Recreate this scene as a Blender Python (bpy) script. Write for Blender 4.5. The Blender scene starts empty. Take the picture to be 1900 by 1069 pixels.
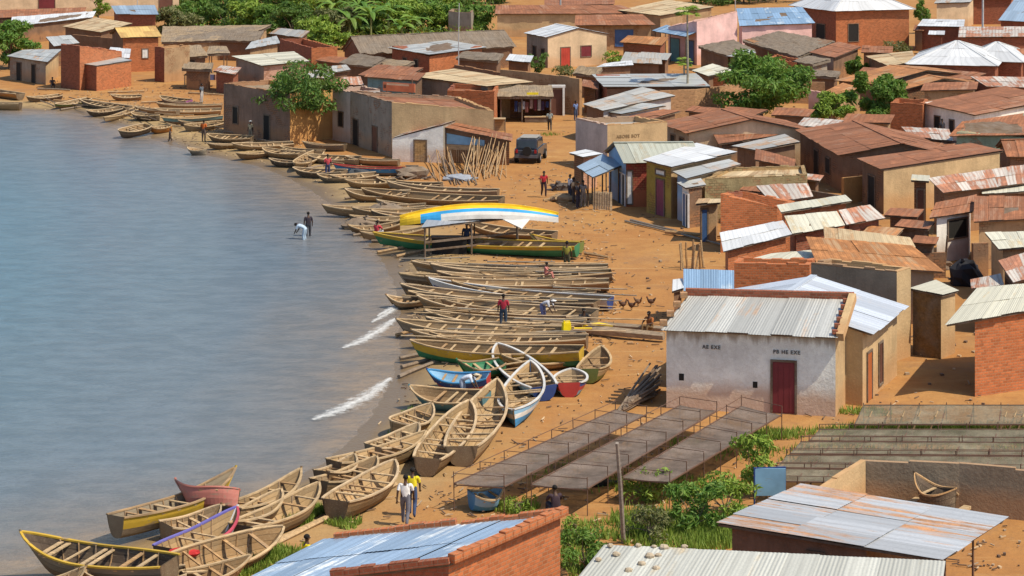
import bpy, bmesh, math, random
import numpy as np
from mathutils import Vector, Matrix, Quaternion

SC = bpy.context.scene
COL = SC.collection
rnd = random.Random(11)

# ------------------------------------------------------------------ camera model (level view camera with a lowered lens)
FPX, CAMH, CX, HY = 4200.0, 23.0, 950.0, -274.0

def P(px, py, z=0.0):
    """photo pixel -> world point on the level z"""
    v = py - HY
    y = FPX * (CAMH - z) / v
    return Vector(((px - CX) * y / FPX, y, z))

cam_d = bpy.data.cameras.new('camera'); cam = bpy.data.objects.new('camera', cam_d); COL.objects.link(cam)
cam.location = (0, 0, CAMH); cam.rotation_euler = (math.radians(90), 0, 0)
cam_d.sensor_width = 36; cam_d.lens = FPX / 1900 * 36
cam_d.shift_y = -(534.5 - HY) / 1900
cam_d.clip_start = 0.5; cam_d.clip_end = 6000
SC.camera = cam

# ------------------------------------------------------------------ light
SUN_EL, SUN_ROT = math.radians(56), math.radians(115)
sdir = Vector((math.sin(SUN_ROT) * math.cos(SUN_EL), math.cos(SUN_ROT) * math.cos(SUN_EL), math.sin(SUN_EL)))
sl = bpy.data.lights.new('sun', 'SUN'); sl.energy = 4.3; sl.angle = math.radians(0.5); sl.color = (1.0, 0.91, 0.74)
so = bpy.data.objects.new('sun', sl); COL.objects.link(so)
so.rotation_euler = (-sdir).to_track_quat('-Z', 'Y').to_euler()
W = bpy.data.worlds.new('World'); SC.world = W; W.use_nodes = True
wn = W.node_tree.nodes; wl = W.node_tree.links
sky = wn.new('ShaderNodeTexSky'); sky.sky_type = 'NISHITA'; sky.sun_disc = False
sky.sun_elevation = SUN_EL; sky.sun_rotation = SUN_ROT
wl.new(sky.outputs[0], wn['Background'].inputs[0]); wn['Background'].inputs[1].default_value = 0.135
SC.view_settings.view_transform = 'Standard'; SC.view_settings.look = 'None'
SC.view_settings.exposure = 0.24; SC.view_settings.gamma = 1.0
try:
    SC.cycles.max_bounces = 6; SC.cycles.transparent_max_bounces = 12
except Exception: pass

# ------------------------------------------------------------------ materials
class N:
    """small node-graph helper"""
    def __init__(s, name, rough=0.85, spec=0.3, metal=0.0):
        s.m = bpy.data.materials.new(name); s.m.use_nodes = True
        s.t = s.m.node_tree; s.b = s.t.nodes['Principled BSDF']
        s.b.inputs['Roughness'].default_value = rough
        s.b.inputs['Specular IOR Level'].default_value = spec
        s.b.inputs['Metallic'].default_value = metal
    def n(s, ty, **kw):
        o = s.t.nodes.new(ty)
        for k, v in kw.items():
            if k[0] == '_': setattr(o, k[1:], v)
            else: o.inputs[k.replace('__', ' ')].default_value = v
        return o
    def l(s, a, b): s.t.links.new(a, b); return b
    def uv(s): return s.n('ShaderNodeUVMap').outputs[0]
    def obj(s):
        """object coordinates shifted by a random amount for each object"""
        tc = s.n('ShaderNodeTexCoord'); oi = s.n('ShaderNodeObjectInfo')
        mu = s.n('ShaderNodeMath', _operation='MULTIPLY'); s.l(oi.outputs['Random'], mu.inputs[0]); mu.inputs[1].default_value = 91.0
        va = s.n('ShaderNodeVectorMath', _operation='ADD'); s.l(tc.outputs['Object'], va.inputs[0]); s.l(mu.outputs[0], va.inputs[1])
        return va.outputs[0]
    def uvr(s):
        oi = s.n('ShaderNodeObjectInfo')
        mu = s.n('ShaderNodeMath', _operation='MULTIPLY'); s.l(oi.outputs['Random'], mu.inputs[0]); mu.inputs[1].default_value = 57.0
        va = s.n('ShaderNodeVectorMath', _operation='ADD'); s.l(s.uv(), va.inputs[0]); s.l(mu.outputs[0], va.inputs[1])
        return va.outputs[0]
    def scale(s, vec, xyz):
        m = s.n('ShaderNodeMapping'); m.inputs['Scale'].default_value = xyz; s.l(vec, m.inputs[0]); return m.outputs[0]
    def noise(s, vec, sc, det=4.0, rough=0.6):
        t = s.n('ShaderNodeTexNoise'); t.inputs['Scale'].default_value = sc; t.inputs['Detail'].default_value = det
        t.inputs['Roughness'].default_value = rough; s.l(vec, t.inputs['Vector']); return t.outputs[0]
    def ramp(s, fac, stops):
        r = s.n('ShaderNodeValToRGB'); el = r.color_ramp.elements
        while len(el) < len(stops): el.new(0.5)
        for e, (p, c) in zip(el, stops):
            e.position = p; e.color = (c, c, c, 1) if isinstance(c, (int, float)) else (*c, 1)
        s.l(fac, r.inputs[0]); return r.outputs[0]
    def mix(s, fac, a, b, ty='MIX'):
        m = s.n('ShaderNodeMix', _data_type='RGBA', _blend_type=ty)
        for i, x in ((0, fac), (6, a), (7, b)):
            if isinstance(x, (int, float)): m.inputs[i].default_value = x
            elif isinstance(x, tuple): m.inputs[i].default_value = (*x, 1)
            else: s.l(x, m.inputs[i])
        return m.outputs[2]
    def math(s, op, a, b=None):
        m = s.n('ShaderNodeMath', _operation=op)
        for i, x in ((0, a), (1, b)):
            if x is None: continue
            if isinstance(x, (int, float)): m.inputs[i].default_value = x
            else: s.l(x, m.inputs[i])
        return m.outputs[0]
    def attr(s, nm):
        a = s.n('ShaderNodeAttribute', _attribute_name=nm); return a
    def bump(s, h, dist=0.02, st=0.6):
        b = s.n('ShaderNodeBump'); b.inputs['Distance'].default_value = dist; b.inputs['Strength'].default_value = st
        s.l(h, b.inputs['Height']); s.l(b.outputs[0], s.b.inputs['Normal'])
    def col(s, c): s.l(c, s.b.inputs['Base Color']) if not isinstance(c, tuple) else setattr(s.b.inputs['Base Color'], 'default_value', (*c, 1)); return s.m

def mul(c, k): return tuple(min(1, x * k) for x in c)

_M = {}
def cached(fn):
    def w(*a):
        k = (fn.__name__,) + a
        if k not in _M: _M[k] = fn(*a)
        return _M[k]
    return w

@cached
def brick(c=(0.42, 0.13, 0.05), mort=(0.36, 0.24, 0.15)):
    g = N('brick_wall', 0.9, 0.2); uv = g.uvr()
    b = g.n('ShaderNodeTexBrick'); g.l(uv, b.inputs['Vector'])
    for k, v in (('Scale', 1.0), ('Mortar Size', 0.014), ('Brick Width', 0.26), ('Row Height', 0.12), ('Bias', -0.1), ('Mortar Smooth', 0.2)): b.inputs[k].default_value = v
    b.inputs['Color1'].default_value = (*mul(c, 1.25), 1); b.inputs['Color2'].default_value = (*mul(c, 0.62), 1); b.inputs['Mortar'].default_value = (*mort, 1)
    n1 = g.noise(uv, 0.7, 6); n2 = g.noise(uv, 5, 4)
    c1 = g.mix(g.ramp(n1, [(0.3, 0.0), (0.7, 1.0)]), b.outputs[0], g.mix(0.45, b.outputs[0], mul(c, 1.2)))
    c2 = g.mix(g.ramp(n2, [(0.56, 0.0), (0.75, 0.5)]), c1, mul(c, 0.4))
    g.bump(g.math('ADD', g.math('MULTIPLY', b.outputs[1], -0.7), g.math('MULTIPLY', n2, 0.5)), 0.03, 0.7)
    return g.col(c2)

@cached
def mud(c=(0.36, 0.22, 0.12), worn=0.5, splash=0.4):
    """earth or cement plaster with blotches, streaks and worn patches"""
    g = N('plaster_wall', 0.95, 0.15); uv = g.uvr()
    a = g.noise(uv, 0.55, 6, 0.65); b = g.noise(g.scale(uv, (3.0, 0.35, 1)), 1.0, 5, 0.6); d = g.noise(uv, 9, 4)
    c1 = g.mix(g.ramp(a, [(0.32, 0.0), (0.68, 1.0)]), mul(c, 0.74), mul(c, 1.2))
    c2 = g.mix(g.ramp(b, [(0.5, 0.0), (0.72, worn)]), c1, mul(c, 0.5))
    c3 = g.mix(g.ramp(d, [(0.5, 0.0), (0.8, 0.35)]), c2, mul(c, 1.45))
    if splash:
        s = g.n('ShaderNodeSeparateXYZ'); g.l(g.uv(), s.inputs[0]); sp_v = s.outputs[1]
        h = g.math('SUBTRACT', s.outputs[1], g.math('MULTIPLY', a, 1.5))
        if splash > .5:
            h2 = g.math('SUBTRACT', g.math('ADD', sp_v, g.math('MULTIPLY', b, 1.5)), 3.0); c3 = g.mix(g.ramp(h2, [(0.62, 0.0), (0.9, .65)]), c3, (0.26, 0.17, 0.10))
            cr = g.noise(g.scale(uv, (1.0, 1.0, 1)), 1.6, 8, .8); c3 = g.mix(g.ramp(g.math('ABSOLUTE', g.math('SUBTRACT', cr, .5)), [(0.0, .5), (0.012, 0.0)]), c3, (0.40, 0.34, 0.27))
        c3 = g.mix(g.ramp(h, [(-0.1 if splash < .5 else 0.0, splash), (0.55, 0.0)]), c3, (0.46, 0.22, 0.085))
    if worn >= 0.4:
        bt = g.n('ShaderNodeTexBrick'); g.l(uv, bt.inputs['Vector'])
        for k, v in (('Scale', 1.0), ('Mortar Size', 0.02), ('Brick Width', 0.30), ('Row Height', 0.15)): bt.inputs[k].default_value = v
        bt.inputs['Color1'].default_value = (*mul(c, .95), 1); bt.inputs['Color2'].default_value = (0.30, 0.14, 0.07, 1); bt.inputs['Mortar'].default_value = (*mul(c, .45), 1)
        pm = g.noise(uv, 0.42, 5, .7); c3 = g.mix(g.ramp(pm, [(.53, 0.0), (.57, .8)]), c3, bt.outputs[0])
    g.bump(g.math('ADD', g.math('MULTIPLY', a, 0.6), g.math('MULTIPLY', d, 0.4)), 0.07, 0.7)
    return g.col(c3)

@cached
def sheet(c=(0.55, 0.55, 0.53), rustc=(0.30, 0.12, 0.05), rust=0.3, metal=0.25, rough=0.42, streak=0.55):
    """corrugated sheets: every sheet has its own tone, rust runs down the slope"""
    g = N('roof_sheet', rough, 0.4, metal); uv = g.uvr(); at = g.attr('tint').outputs['Color']
    sp = g.n('ShaderNodeSeparateColor'); g.l(at, sp.inputs[0])
    st = g.noise(g.scale(uv, (4.0, 0.45, 1)), 1.0, 5, 0.65); bl = g.noise(uv, 0.8, 5, 0.6); fi = g.noise(uv, 12, 3)
    base = g.mix(sp.outputs[0], mul(c, 0.8), mul(c, 1.12))
    base = g.mix(g.ramp(fi, [(0.45, 0.0), (0.75, 0.35)]), base, mul(c, 0.6))
    f = g.math('ADD', g.math('MULTIPLY', st, streak), g.math('MULTIPLY', bl, 1.0 - streak))
    f = g.math('ADD', f, g.math('MULTIPLY', g.math('SUBTRACT', sp.outputs[1], 0.5), 0.26))
    lo = 0.72 - 0.42 * rust
    rf = g.ramp(f, [(max(0.0, lo - 0.03), 0.0), (lo + 0.09, 1.0)])
    rc = g.mix(g.ramp(st, [(0.35, 0.0), (0.65, 1.0)]), mul(rustc, 0.6), mul(rustc, 1.35))
    rc = g.mix(sp.outputs[2], mul(rustc, 0.8), rc)
    rc = g.mix(g.ramp(bl, [(0.38, 0.0), (0.5, 0.0), (0.66, 0.55)]), rc, mul(rustc, 1.9)); rc = g.mix(g.ramp(fi, [(0.5, 0.0), (0.68, 0.6)]), rc, mul(rustc, 0.45))
    w2 = g.n('ShaderNodeTexWave', _bands_direction='X'); w2.inputs['Scale'].default_value = 0.85; w2.inputs['Distortion'].default_value = 1.2; g.l(uv, w2.inputs[0])
    c2 = g.mix(g.math('MULTIPLY', rf, 0.92), base, rc)
    c2 = g.mix(g.ramp(g.math('MULTIPLY', w2.outputs[1], st), [(0.2, 0.0), (0.55, 0.42)]), c2, mul(rustc, 0.55) if rust > .5 else mul(c, 0.62))
    g.l(g.ramp(rf, [(0.0, rough), (1.0, 0.85)]), g.b.inputs['Roughness'])
    g.l(g.ramp(rf, [(0.0, metal), (1.0, 0.0)]), g.b.inputs['Metallic'])
    w = g.n('ShaderNodeTexWave', _bands_direction='X'); w.inputs['Scale'].default_value = 2.6; g.l(g.uv(), w.inputs[0])
    g.bump(g.math('ADD', g.math('MULTIPLY', w.outputs[1], 0.5), g.math('MULTIPLY', bl, 0.6)), 0.03, 0.35)
    return g.col(c2)

@cached
def thatch(c=(0.30, 0.22, 0.14)):
    g = N('thatch', 1.0, 0.05); uv = g.uvr()
    a = g.noise(g.scale(uv, (9, 0.8, 1)), 1.0, 5, 0.7); b = g.noise(uv, 0.8, 5); rows = g.noise(g.scale(uv, (0.5, 4.0, 1)), 1.0, 4)
    c1 = g.mix(g.ramp(a, [(0.3, 0.0), (0.7, 1.0)]), mul(c, 0.55), mul(c, 1.4))
    c2 = g.mix(g.ramp(b, [(0.35, 0.0), (0.7, 0.6)]), c1, (0.22, 0.19, 0.16))
    c3 = g.mix(g.ramp(rows, [(0.5, 0.0), (0.7, 0.5)]), c2, mul(c, 0.5))
    g.bump(a, 0.08, 0.9); return g.col(c3)

@cached
def wood(c=(0.34, 0.22, 0.12), v=1.0):
    g = N('weathered_wood', 0.85, 0.2); o = g.obj()
    a = g.noise(g.scale(o, (0.6, 6, 6)), 1.6, 5, 0.65); b = g.noise(o, 1.3, 4); d = g.noise(g.scale(o, (1.2, 12, 12)), 2.5, 3)
    c1 = g.mix(g.ramp(a, [(0.3, 0.0), (0.7, 1.0)]), mul(c, 0.6), mul(c, 1.35))
    c2 = g.mix(g.ramp(b, [(0.42, 0.0), (0.72, 0.65 * v)]), c1, mul((0.26, 0.22, 0.18), 0.9))
    c3 = g.mix(g.ramp(d, [(0.55, 0.0), (0.72, 0.5)]), c2, mul(c, 0.4))
    g.bump(g.math('ADD', a, d), 0.015, 0.5); return g.col(c3)

@cached
def planks(c=(0.34, 0.22, 0.12)):
    """hull planking: each strake has its own tone, dark seams and grey weathering"""
    g = N('hull_planks', 0.85, 0.2); o = g.obj(); uv = g.uv()
    sp = g.n('ShaderNodeSeparateXYZ'); g.l(uv, sp.inputs[0]); oi = g.n('ShaderNodeObjectInfo')
    row = g.math('FLOOR', sp.outputs[1]); wn_ = g.n('ShaderNodeTexWhiteNoise', _noise_dimensions='2D')
    cb = g.n('ShaderNodeCombineXYZ'); g.l(row, cb.inputs[0]); g.l(oi.outputs['Random'], cb.inputs[1]); g.l(cb.outputs[0], wn_.inputs['Vector'])
    a = g.noise(g.scale(o, (0.5, 7, 7)), 1.8, 5, 0.65); b = g.noise(o, 1.1, 5); d = g.noise(g.scale(o, (0.8, 10, 10)), 3, 3)
    c1 = g.mix(wn_.outputs[0], mul(c, 0.6), mul(c, 1.35))
    c1 = g.mix(g.ramp(a, [(0.3, 0.35), (0.7, 0.0)]), c1, mul(c, 0.45))
    c2 = g.mix(g.ramp(b, [(0.48, 0.0), (0.75, 0.6)]), c1, (0.29, 0.225, 0.14))
    c2 = g.mix(g.ramp(d, [(0.58, 0.0), (0.72, 0.6)]), c2, (0.46, 0.36, 0.23))
    fr = g.math('FRACT', sp.outputs[1]); c3 = g.mix(g.ramp(fr, [(0.0, 0.85), (0.09, 0.0), (0.93, 0.0), (1.0, 0.85)]), c2, mul(c, 0.22))
    # hull tone also differs from boat to boat
    c3 = g.mix(g.ramp(oi.outputs['Random'], [(0.0, 0.55), (0.3, 0.0), (0.75, 0.0), (1.0, 0.3)]), c3, mul(c, 0.55))
    c3 = g.mix(g.ramp(oi.outputs['Random'], [(0.55, 0.0), (0.7, 0.35), (0.72, 0.0)]), c3, (0.38, 0.29, 0.18))
    g.bump(g.math('ADD', a, g.math('MULTIPLY', fr, .5)), 0.02, 0.5); return g.col(c3)

@cached
def paint(c=(0.5, 0.1, 0.05), wear=0.4, rough=0.55):
    g = N('worn_paint', rough, 0.35); o = g.obj()
    a = g.noise(g.scale(o, (0.7, 3, 3)), 1.8, 6, 0.7); b = g.noise(o, 0.9, 4)
    c1 = g.mix(g.ramp(b, [(0.3, 0.0), (0.7, 1.0)]), mul(c, 0.75), mul(c, 1.15))
    lo = 0.75 - 0.3 * wear
    c2 = g.mix(g.ramp(a, [(lo, 0.0), (lo + 0.08, 0.85)]), c1, (0.25, 0.18, 0.12))
    return g.col(c2)

@cached
def plain(c, rough=0.8, metal=0.0):
    g = N('plain_surface', rough, 0.3, metal); o = g.obj(); b = g.noise(o, 3.0, 4)
    return g.col(g.mix(g.ramp(b, [(0.3, 0.0), (0.7, 1.0)]), mul(c, 0.82), mul(c, 1.12)))

@cached
def leaf(c=(0.07, 0.15, 0.025), c2=(0.16, 0.24, 0.04)):
    g = N('leaf', 0.55, 0.3); at = g.attr('tint').outputs['Color']
    sp = g.n('ShaderNodeSeparateColor'); g.l(at, sp.inputs[0])
    cc = g.mix(sp.outputs[0], c, c2)
    cc = g.mix(g.ramp(sp.outputs[1], [(0.75, 0.0), (1.0, 0.5)]), cc, (0.22, 0.22, 0.06))
    tr = g.n('ShaderNodeBsdfTranslucent'); g.l(g.mix(0.5, cc, (0.2, 0.3, 0.03)), tr.inputs[0])
    ms = g.n('ShaderNodeMixShader'); ms.inputs[0].default_value = 0.3
    g.l(g.b.outputs[0], ms.inputs[1]); g.l(tr.outputs[0], ms.inputs[2])
    g.l(ms.outputs[0], g.t.nodes['Material Output'].inputs[0])
    return g.col(cc)

# ------------------------------------------------------------------ mesh builder
class MB:
    def __init__(s): s.v = []; s.f = []; s.uv = []; s.mi = []; s.ti = []; s.mats = []
    def mat(s, m):
        if m not in s.mats: s.mats.append(m)
        return s.mats.index(m)
    def poly(s, pts, m, uvs=None, tint=(0.5, 0.5, 0.5)):
        i0 = len(s.v); pts = [Vector(p) for p in pts]; s.v += pts
        s.f.append(tuple(range(i0, i0 + len(pts))))
        if uvs is None:
            ux = (pts[1] - pts[0]); L = ux.length or 1; ux = ux / L
            nn = Vector((0, 0, 0))
            for k in range(1, len(pts) - 1): nn += (pts[k] - pts[0]).cross(pts[k + 1] - pts[0])
            nn = nn.normalized() if nn.length else Vector((0, 0, 1)); vy = nn.cross(ux)
            uvs = [((p - pts[0]).dot(ux), (p - pts[0]).dot(vy)) for p in pts]
        s.uv.append(uvs); s.mi.append(s.mat(m)); s.ti.append(tint)
    def hexa(s, a, m, tint=(0.5, 0.5, 0.5)):
        """8 corners: bottom 4 (ccw from above), top 4"""
        b, t = a[:4], a[4:]
        s.poly([b[3], b[2], b[1], b[0]], m, None, tint); s.poly(t, m, None, tint)
        for i in range(4):
            j = (i + 1) % 4; s.poly([b[i], b[j], t[j], t[i]], m, None, tint)
    def box(s, c, sz, m, rot=None):
        x, y, z = sz[0] / 2, sz[1] / 2, sz[2] / 2; c = Vector(c)
        a = [Vector(q) for q in ((-x, -y, -z), (x, -y, -z), (x, y, -z), (-x, y, -z), (-x, -y, z), (x, -y, z), (x, y, z), (-x, y, z))]
        if rot is not None: a = [rot @ q for q in a]
        s.hexa([c + q for q in a], m)
    def beam(s, p, q, w, h, m, up=Vector((0, 0, 1))):
        p, q = Vector(p), Vector(q); d = (q - p).normalized()
        sx = d.cross(up)
        if sx.length < 1e-4: sx = d.cross(Vector((0, 1, 0)))
        sx.normalize(); u = sx.cross(d); x = sx * w / 2; y = u * h / 2
        s.hexa([p - x - y, p + x - y, q + x - y, q - x - y, p - x + y, p + x + y, q + x + y, q - x + y], m)
    def tube(s, pts, rs, m, n=6, cap=True):
        pts = [Vector(p) for p in pts]
        if not hasattr(rs, '__len__'): rs = [rs] * len(pts)
        rings = []; ref = Vector((0.13, 0.21, 1.0)).normalized()
        for i, p in enumerate(pts):
            d = (pts[min(i + 1, len(pts) - 1)] - pts[max(i - 1, 0)]).normalized()
            a = d.cross(ref)
            if a.length < 0.05: a = d.cross(Vector((1, 0, 0)))
            a.normalize(); b = d.cross(a)
            i0 = len(s.v)
            for k in range(n):
                t = 2 * math.pi * k / n; s.v.append(p + (a * math.cos(t) + b * math.sin(t)) * rs[i])
            rings.append(i0)
        mi = s.mat(m); L = 0
        for r in range(len(rings) - 1):
            l2 = L + (pts[r + 1] - pts[r]).length
            for k in range(n):
                k2 = (k + 1) % n
                s.f.append((rings[r] + k, rings[r] + k2, rings[r + 1] + k2, rings[r + 1] + k))
                s.uv.append([(k / n, L), ((k + 1) / n, L), ((k + 1) / n, l2), (k / n, l2)]); s.mi.append(mi); s.ti.append((0.5, 0.5, 0.5))
            L = l2
        if cap:
            for r in (rings[0], rings[-1]):
                s.f.append(tuple(r + k for k in range(n))); s.uv.append([(0, 0)] * n); s.mi.append(mi); s.ti.append((0.5, 0.5, 0.5))
    def ball(s, c, r, m, nu=8, nv=6, jit=0.0, rg=None):
        c = Vector(c); r = r if hasattr(r, '__len__') else (r, r, r); i0 = len(s.v)
        for j in range(nv + 1):
            for i in range(nu):
                t = math.pi * j / nv; ph = 2 * math.pi * i / nu; k = 1 + (rg.uniform(-jit, jit) if rg and 0 < j < nv else 0)
                s.v.append(c + Vector((math.sin(t) * math.cos(ph) * r[0] * k, math.sin(t) * math.sin(ph) * r[1] * k, math.cos(t) * r[2] * k)))
        mi = s.mat(m)
        for j in range(nv):
            for i in range(nu):
                i2 = (i + 1) % nu
                s.f.append((i0 + j * nu + i, i0 + (j + 1) * nu + i, i0 + (j + 1) * nu + i2, i0 + j * nu + i2))
                s.uv.append([(0, 0)] * 4); s.mi.append(mi); s.ti.append((0.5, 0.5, 0.5))
    def build(s, name, parent=None, smooth=False, merge=False):
        me = bpy.data.meshes.new(name)
        me.from_pydata([tuple(p) for p in s.v], [], s.f)
        for m in s.mats: me.materials.append(m)
        me.polygons.foreach_set('material_index', s.mi)
        ul = me.uv_layers.new(name='UVMap'); flat = [c for f in s.uv for u in f for c in u]
        ul.data.foreach_set('uv', flat)
        if any(t != (0.5, 0.5, 0.5) for t in s.ti):
            ca = me.color_attributes.new('tint', 'FLOAT_COLOR', 'CORNER')
            ca.data.foreach_set('color', [c for f, t in zip(s.f, s.ti) for _ in f for c in (*t, 1.0)])
        if merge or smooth:
            b = bmesh.new(); b.from_mesh(me)
            if merge: bmesh.ops.remove_doubles(b, verts=b.verts, dist=0.0005)
            bmesh.ops.recalc_face_normals(b, faces=b.faces)
            if smooth:
                for f in b.faces: f.smooth = True
            b.to_mesh(me); b.free()
        me.update()
        o = bpy.data.objects.new(name, me); COL.objects.link(o)
        if parent is not None: o.parent = parent
        return o

def tag(o, label, cat, group=None):
    o['label'] = label; o['category'] = cat
    if group: o['group'] = group
    return o
def setting(o, kind='structure'): o['kind'] = kind; return o
def thing(name, label, cat, loc=(0, 0, 0), rz=0.0, group=None, rot=None):
    o = bpy.data.objects.new(name, None); COL.objects.link(o); o.location = loc
    o.rotation_euler = rot if rot is not None else (0, 0, rz); o.empty_display_size = 0.3
    return tag(o, label, cat, group)
def copy_tree(o, parent=None):
    c = o.copy(); COL.objects.link(c)
    if parent is not None: c.parent = parent
    for ch in list(o.children): copy_tree(ch, c)
    return c

# ------------------------------------------------------------------ shoreline and ground height
WATER_Z = -0.25
SHORE_PX = [(-900, 182), (-300, 192), (0, 203), (60, 207), (130, 207), (190, 222), (250, 245), (330, 274), (400, 292), (470, 306), (530, 328),
            (575, 352), (610, 378), (650, 415), (672, 442), (700, 470), (722, 505), (738, 545), (742, 590), (742, 640), (735, 680), (716, 722),
            (700, 755), (672, 790), (640, 828), (590, 868), (500, 905), (430, 928), (360, 960), (290, 985), (215, 1000), (140, 1035), (40, 1062), (-200, 1095), (-600, 1150)]
SH = np.array([tuple(P(x, y, WATER_Z))[:2] for x, y in SHORE_PX])
LAKE = np.vstack([SH, [[-3000, 40], [-3000, 3000], [-900, 900]]])
def shore_dist(X, Y):
    X = np.asarray(X, float); Y = np.asarray(Y, float); d = np.full(X.shape, 1e9)
    for (x0, y0), (x1, y1) in zip(SH[:-1], SH[1:]):
        dx, dy = x1 - x0, y1 - y0; t = np.clip(((X - x0) * dx + (Y - y0) * dy) / (dx * dx + dy * dy), 0, 1)
        d = np.minimum(d, np.hypot(X - x0 - t * dx, Y - y0 - t * dy))
    ins = np.zeros(X.shape, bool); n = len(LAKE)
    for i in range(n):
        x0, y0 = LAKE[i]; x1, y1 = LAKE[(i + 1) % n]
        c = ((y0 > Y) != (y1 > Y))
        ins ^= c & (X < (x1 - x0) * (Y - y0) / ((y1 - y0) if y1 != y0 else 1e-9) + x0)
    return np.where(ins, -d, d)
def height(X, Y):
    d = shore_dist(X, Y)
    return np.clip(WATER_Z + d * 0.085, -1.6, 0.0)
def gz(x, y): return float(height(np.array([x]), np.array([y]))[0])
# ------------------------------------------------------------------ shared materials
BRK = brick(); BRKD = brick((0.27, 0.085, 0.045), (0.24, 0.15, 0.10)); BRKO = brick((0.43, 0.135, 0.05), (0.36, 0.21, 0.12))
BRKT = brick((0.40, 0.22, 0.11), (0.38, 0.27, 0.16))
MUD = mud((0.38, 0.25, 0.14)); MUDD = mud((0.20, 0.12, 0.075)); TAN = mud((0.50, 0.35, 0.19), 0.3); GREY = mud((0.30, 0.26, 0.21))
CONC = mud((0.27, 0.225, 0.165), 0.38); WHT = mud((0.86, 0.82, 0.74), 0.18, 0.62); WHTF = mud((0.76, 0.72, 0.65), 0.35); ORG = mud((0.55, 0.30, 0.11), 0.3)
PNK = mud((0.72, 0.46, 0.42), 0.15); TEAL = mud((0.16, 0.27, 0.29), 0.4); OLV = mud((0.36, 0.26, 0.06), 0.4); LIL = mud((0.47, 0.42, 0.39), 0.3)
MAR = mud((0.36, 0.07, 0.05), 0.5); PUR = mud((0.25, 0.16, 0.115), 0.5); BLUW = mud((0.25, 0.36, 0.50), 0.3); PINKB = mud((0.55, 0.33, 0.24), 0.4); CREAMW = mud((0.60, 0.44, 0.28), 0.2)
GALV = sheet((0.50, 0.50, 0.47), (0.30, 0.16, 0.08), 0.22); GALVB = sheet((0.36, 0.46, 0.56), (0.3, 0.16, 0.1), 0.05, 0.3)
WHITE = sheet((0.74, 0.74, 0.73), (0.4, 0.25, 0.15), 0.05, 0.2); PALE = sheet((0.52, 0.49, 0.43), (0.30, 0.17, 0.09), 0.38)
RUST = sheet((0.36, 0.19, 0.11), (0.275, 0.105, 0.046), 0.92, 0.05, 0.7); RUSTO = sheet((0.44, 0.27, 0.14), (0.40, 0.165, 0.055), 0.85, 0.05, 0.7)
MIX = sheet((0.55, 0.50, 0.44), (0.36, 0.14, 0.07), 0.58, 0.1, 0.6); TANR = sheet((0.55, 0.42, 0.25), (0.36, 0.22, 0.11), 0.45, 0.0, 0.8)
CREAM = sheet((0.60, 0.57, 0.45), (0.42, 0.32, 0.18), 0.2, 0.05, 0.6); YELR = sheet((0.58, 0.38, 0.13), (0.4, 0.22, 0.08), 0.4, 0.0, 0.8)
BLUR = sheet((0.30, 0.45, 0.62), (0.35, 0.4, 0.45), 0.25, 0.35, 0.4); GRN = sheet((0.42, 0.43, 0.36), (0.3, 0.25, 0.17), 0.25, 0.1, 0.6)
GALR = sheet((0.55, 0.56, 0.57), (0.38, 0.17, 0.06), 0.40, 0.3, 0.42, 0.82)
THA = thatch(); THAG = thatch((0.20, 0.155, 0.115))
WOOD = wood(); WOODD = wood((0.15, 0.10, 0.065)); WOODL = wood((0.50, 0.35, 0.19), 0.6); WOODB = wood((0.40, 0.24, 0.11), 0.6); DARK = plain((0.02, 0.018, 0.016)); STEEL = plain((0.16, 0.09, 0.06), 0.7, 0.2)
D_RED = paint((0.42, 0.05, 0.03), 0.2); D_MAR = paint((0.17, 0.025, 0.03), 0.2); D_WOOD = wood((0.42, 0.26, 0.11)); D_BLU = paint((0.05, 0.11, 0.25), 0.3); D_TEAL = paint((0.06, 0.22, 0.25), 0.2)
D_PUR = paint((0.22, 0.045, 0.09), 0.2); D_BRN = paint((0.14, 0.06, 0.04), 0.3); WTRIM = plain((0.7, 0.68, 0.64)); SHUT = paint((0.16, 0.07, 0.06), 0.2); D_ORG = paint((0.45, 0.13, 0.04), 0.2)
OPM = {'red': D_RED, 'maroon': D_MAR, 'wood': D_WOOD, 'blue': D_BLU, 'teal': D_TEAL, 'purple': D_PUR, 'brown': D_BRN, 'dark': DARK, 'white': WTRIM, 'shutter': SHUT, 'orange': D_ORG}

def inset(c, ov):
    """move every edge of the plan quad c inwards by ov[i] (edge i joins corner i and i+1)"""
    n = 4; L = []; ov = list(ov)
    for i in range(n):
        a, b = c[i], c[(i + 1) % n]; d = Vector((b.x - a.x, b.y - a.y)).normalized(); nr = Vector((-d.y, d.x))
        far = min((Vector((c[k].x - a.x, c[k].y - a.y))).dot(nr) for k in ((i + 2) % n, (i + 3) % n))
        ov[i] = min(ov[i], max(0.02, far * 0.18)) if ov[i] < 0.9 else ov[i]
    for i in range(n):
        a, b = c[i], c[(i + 1) % n]; d = Vector((b.x - a.x, b.y - a.y)).normalized(); nrm = Vector((-d.y, d.x))
        L.append((Vector((a.x, a.y)) + nrm * ov[i], d))
    out = []
    for i in range(n):
        p, d = L[i - 1]; q, e = L[i]; den = d.x * e.y - d.y * e.x
        t = ((q.x - p.x) * e.y - (q.y - p.y) * e.x) / den if abs(den) > 1e-6 else 0
        out.append(p + d * t)
    return out

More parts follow.
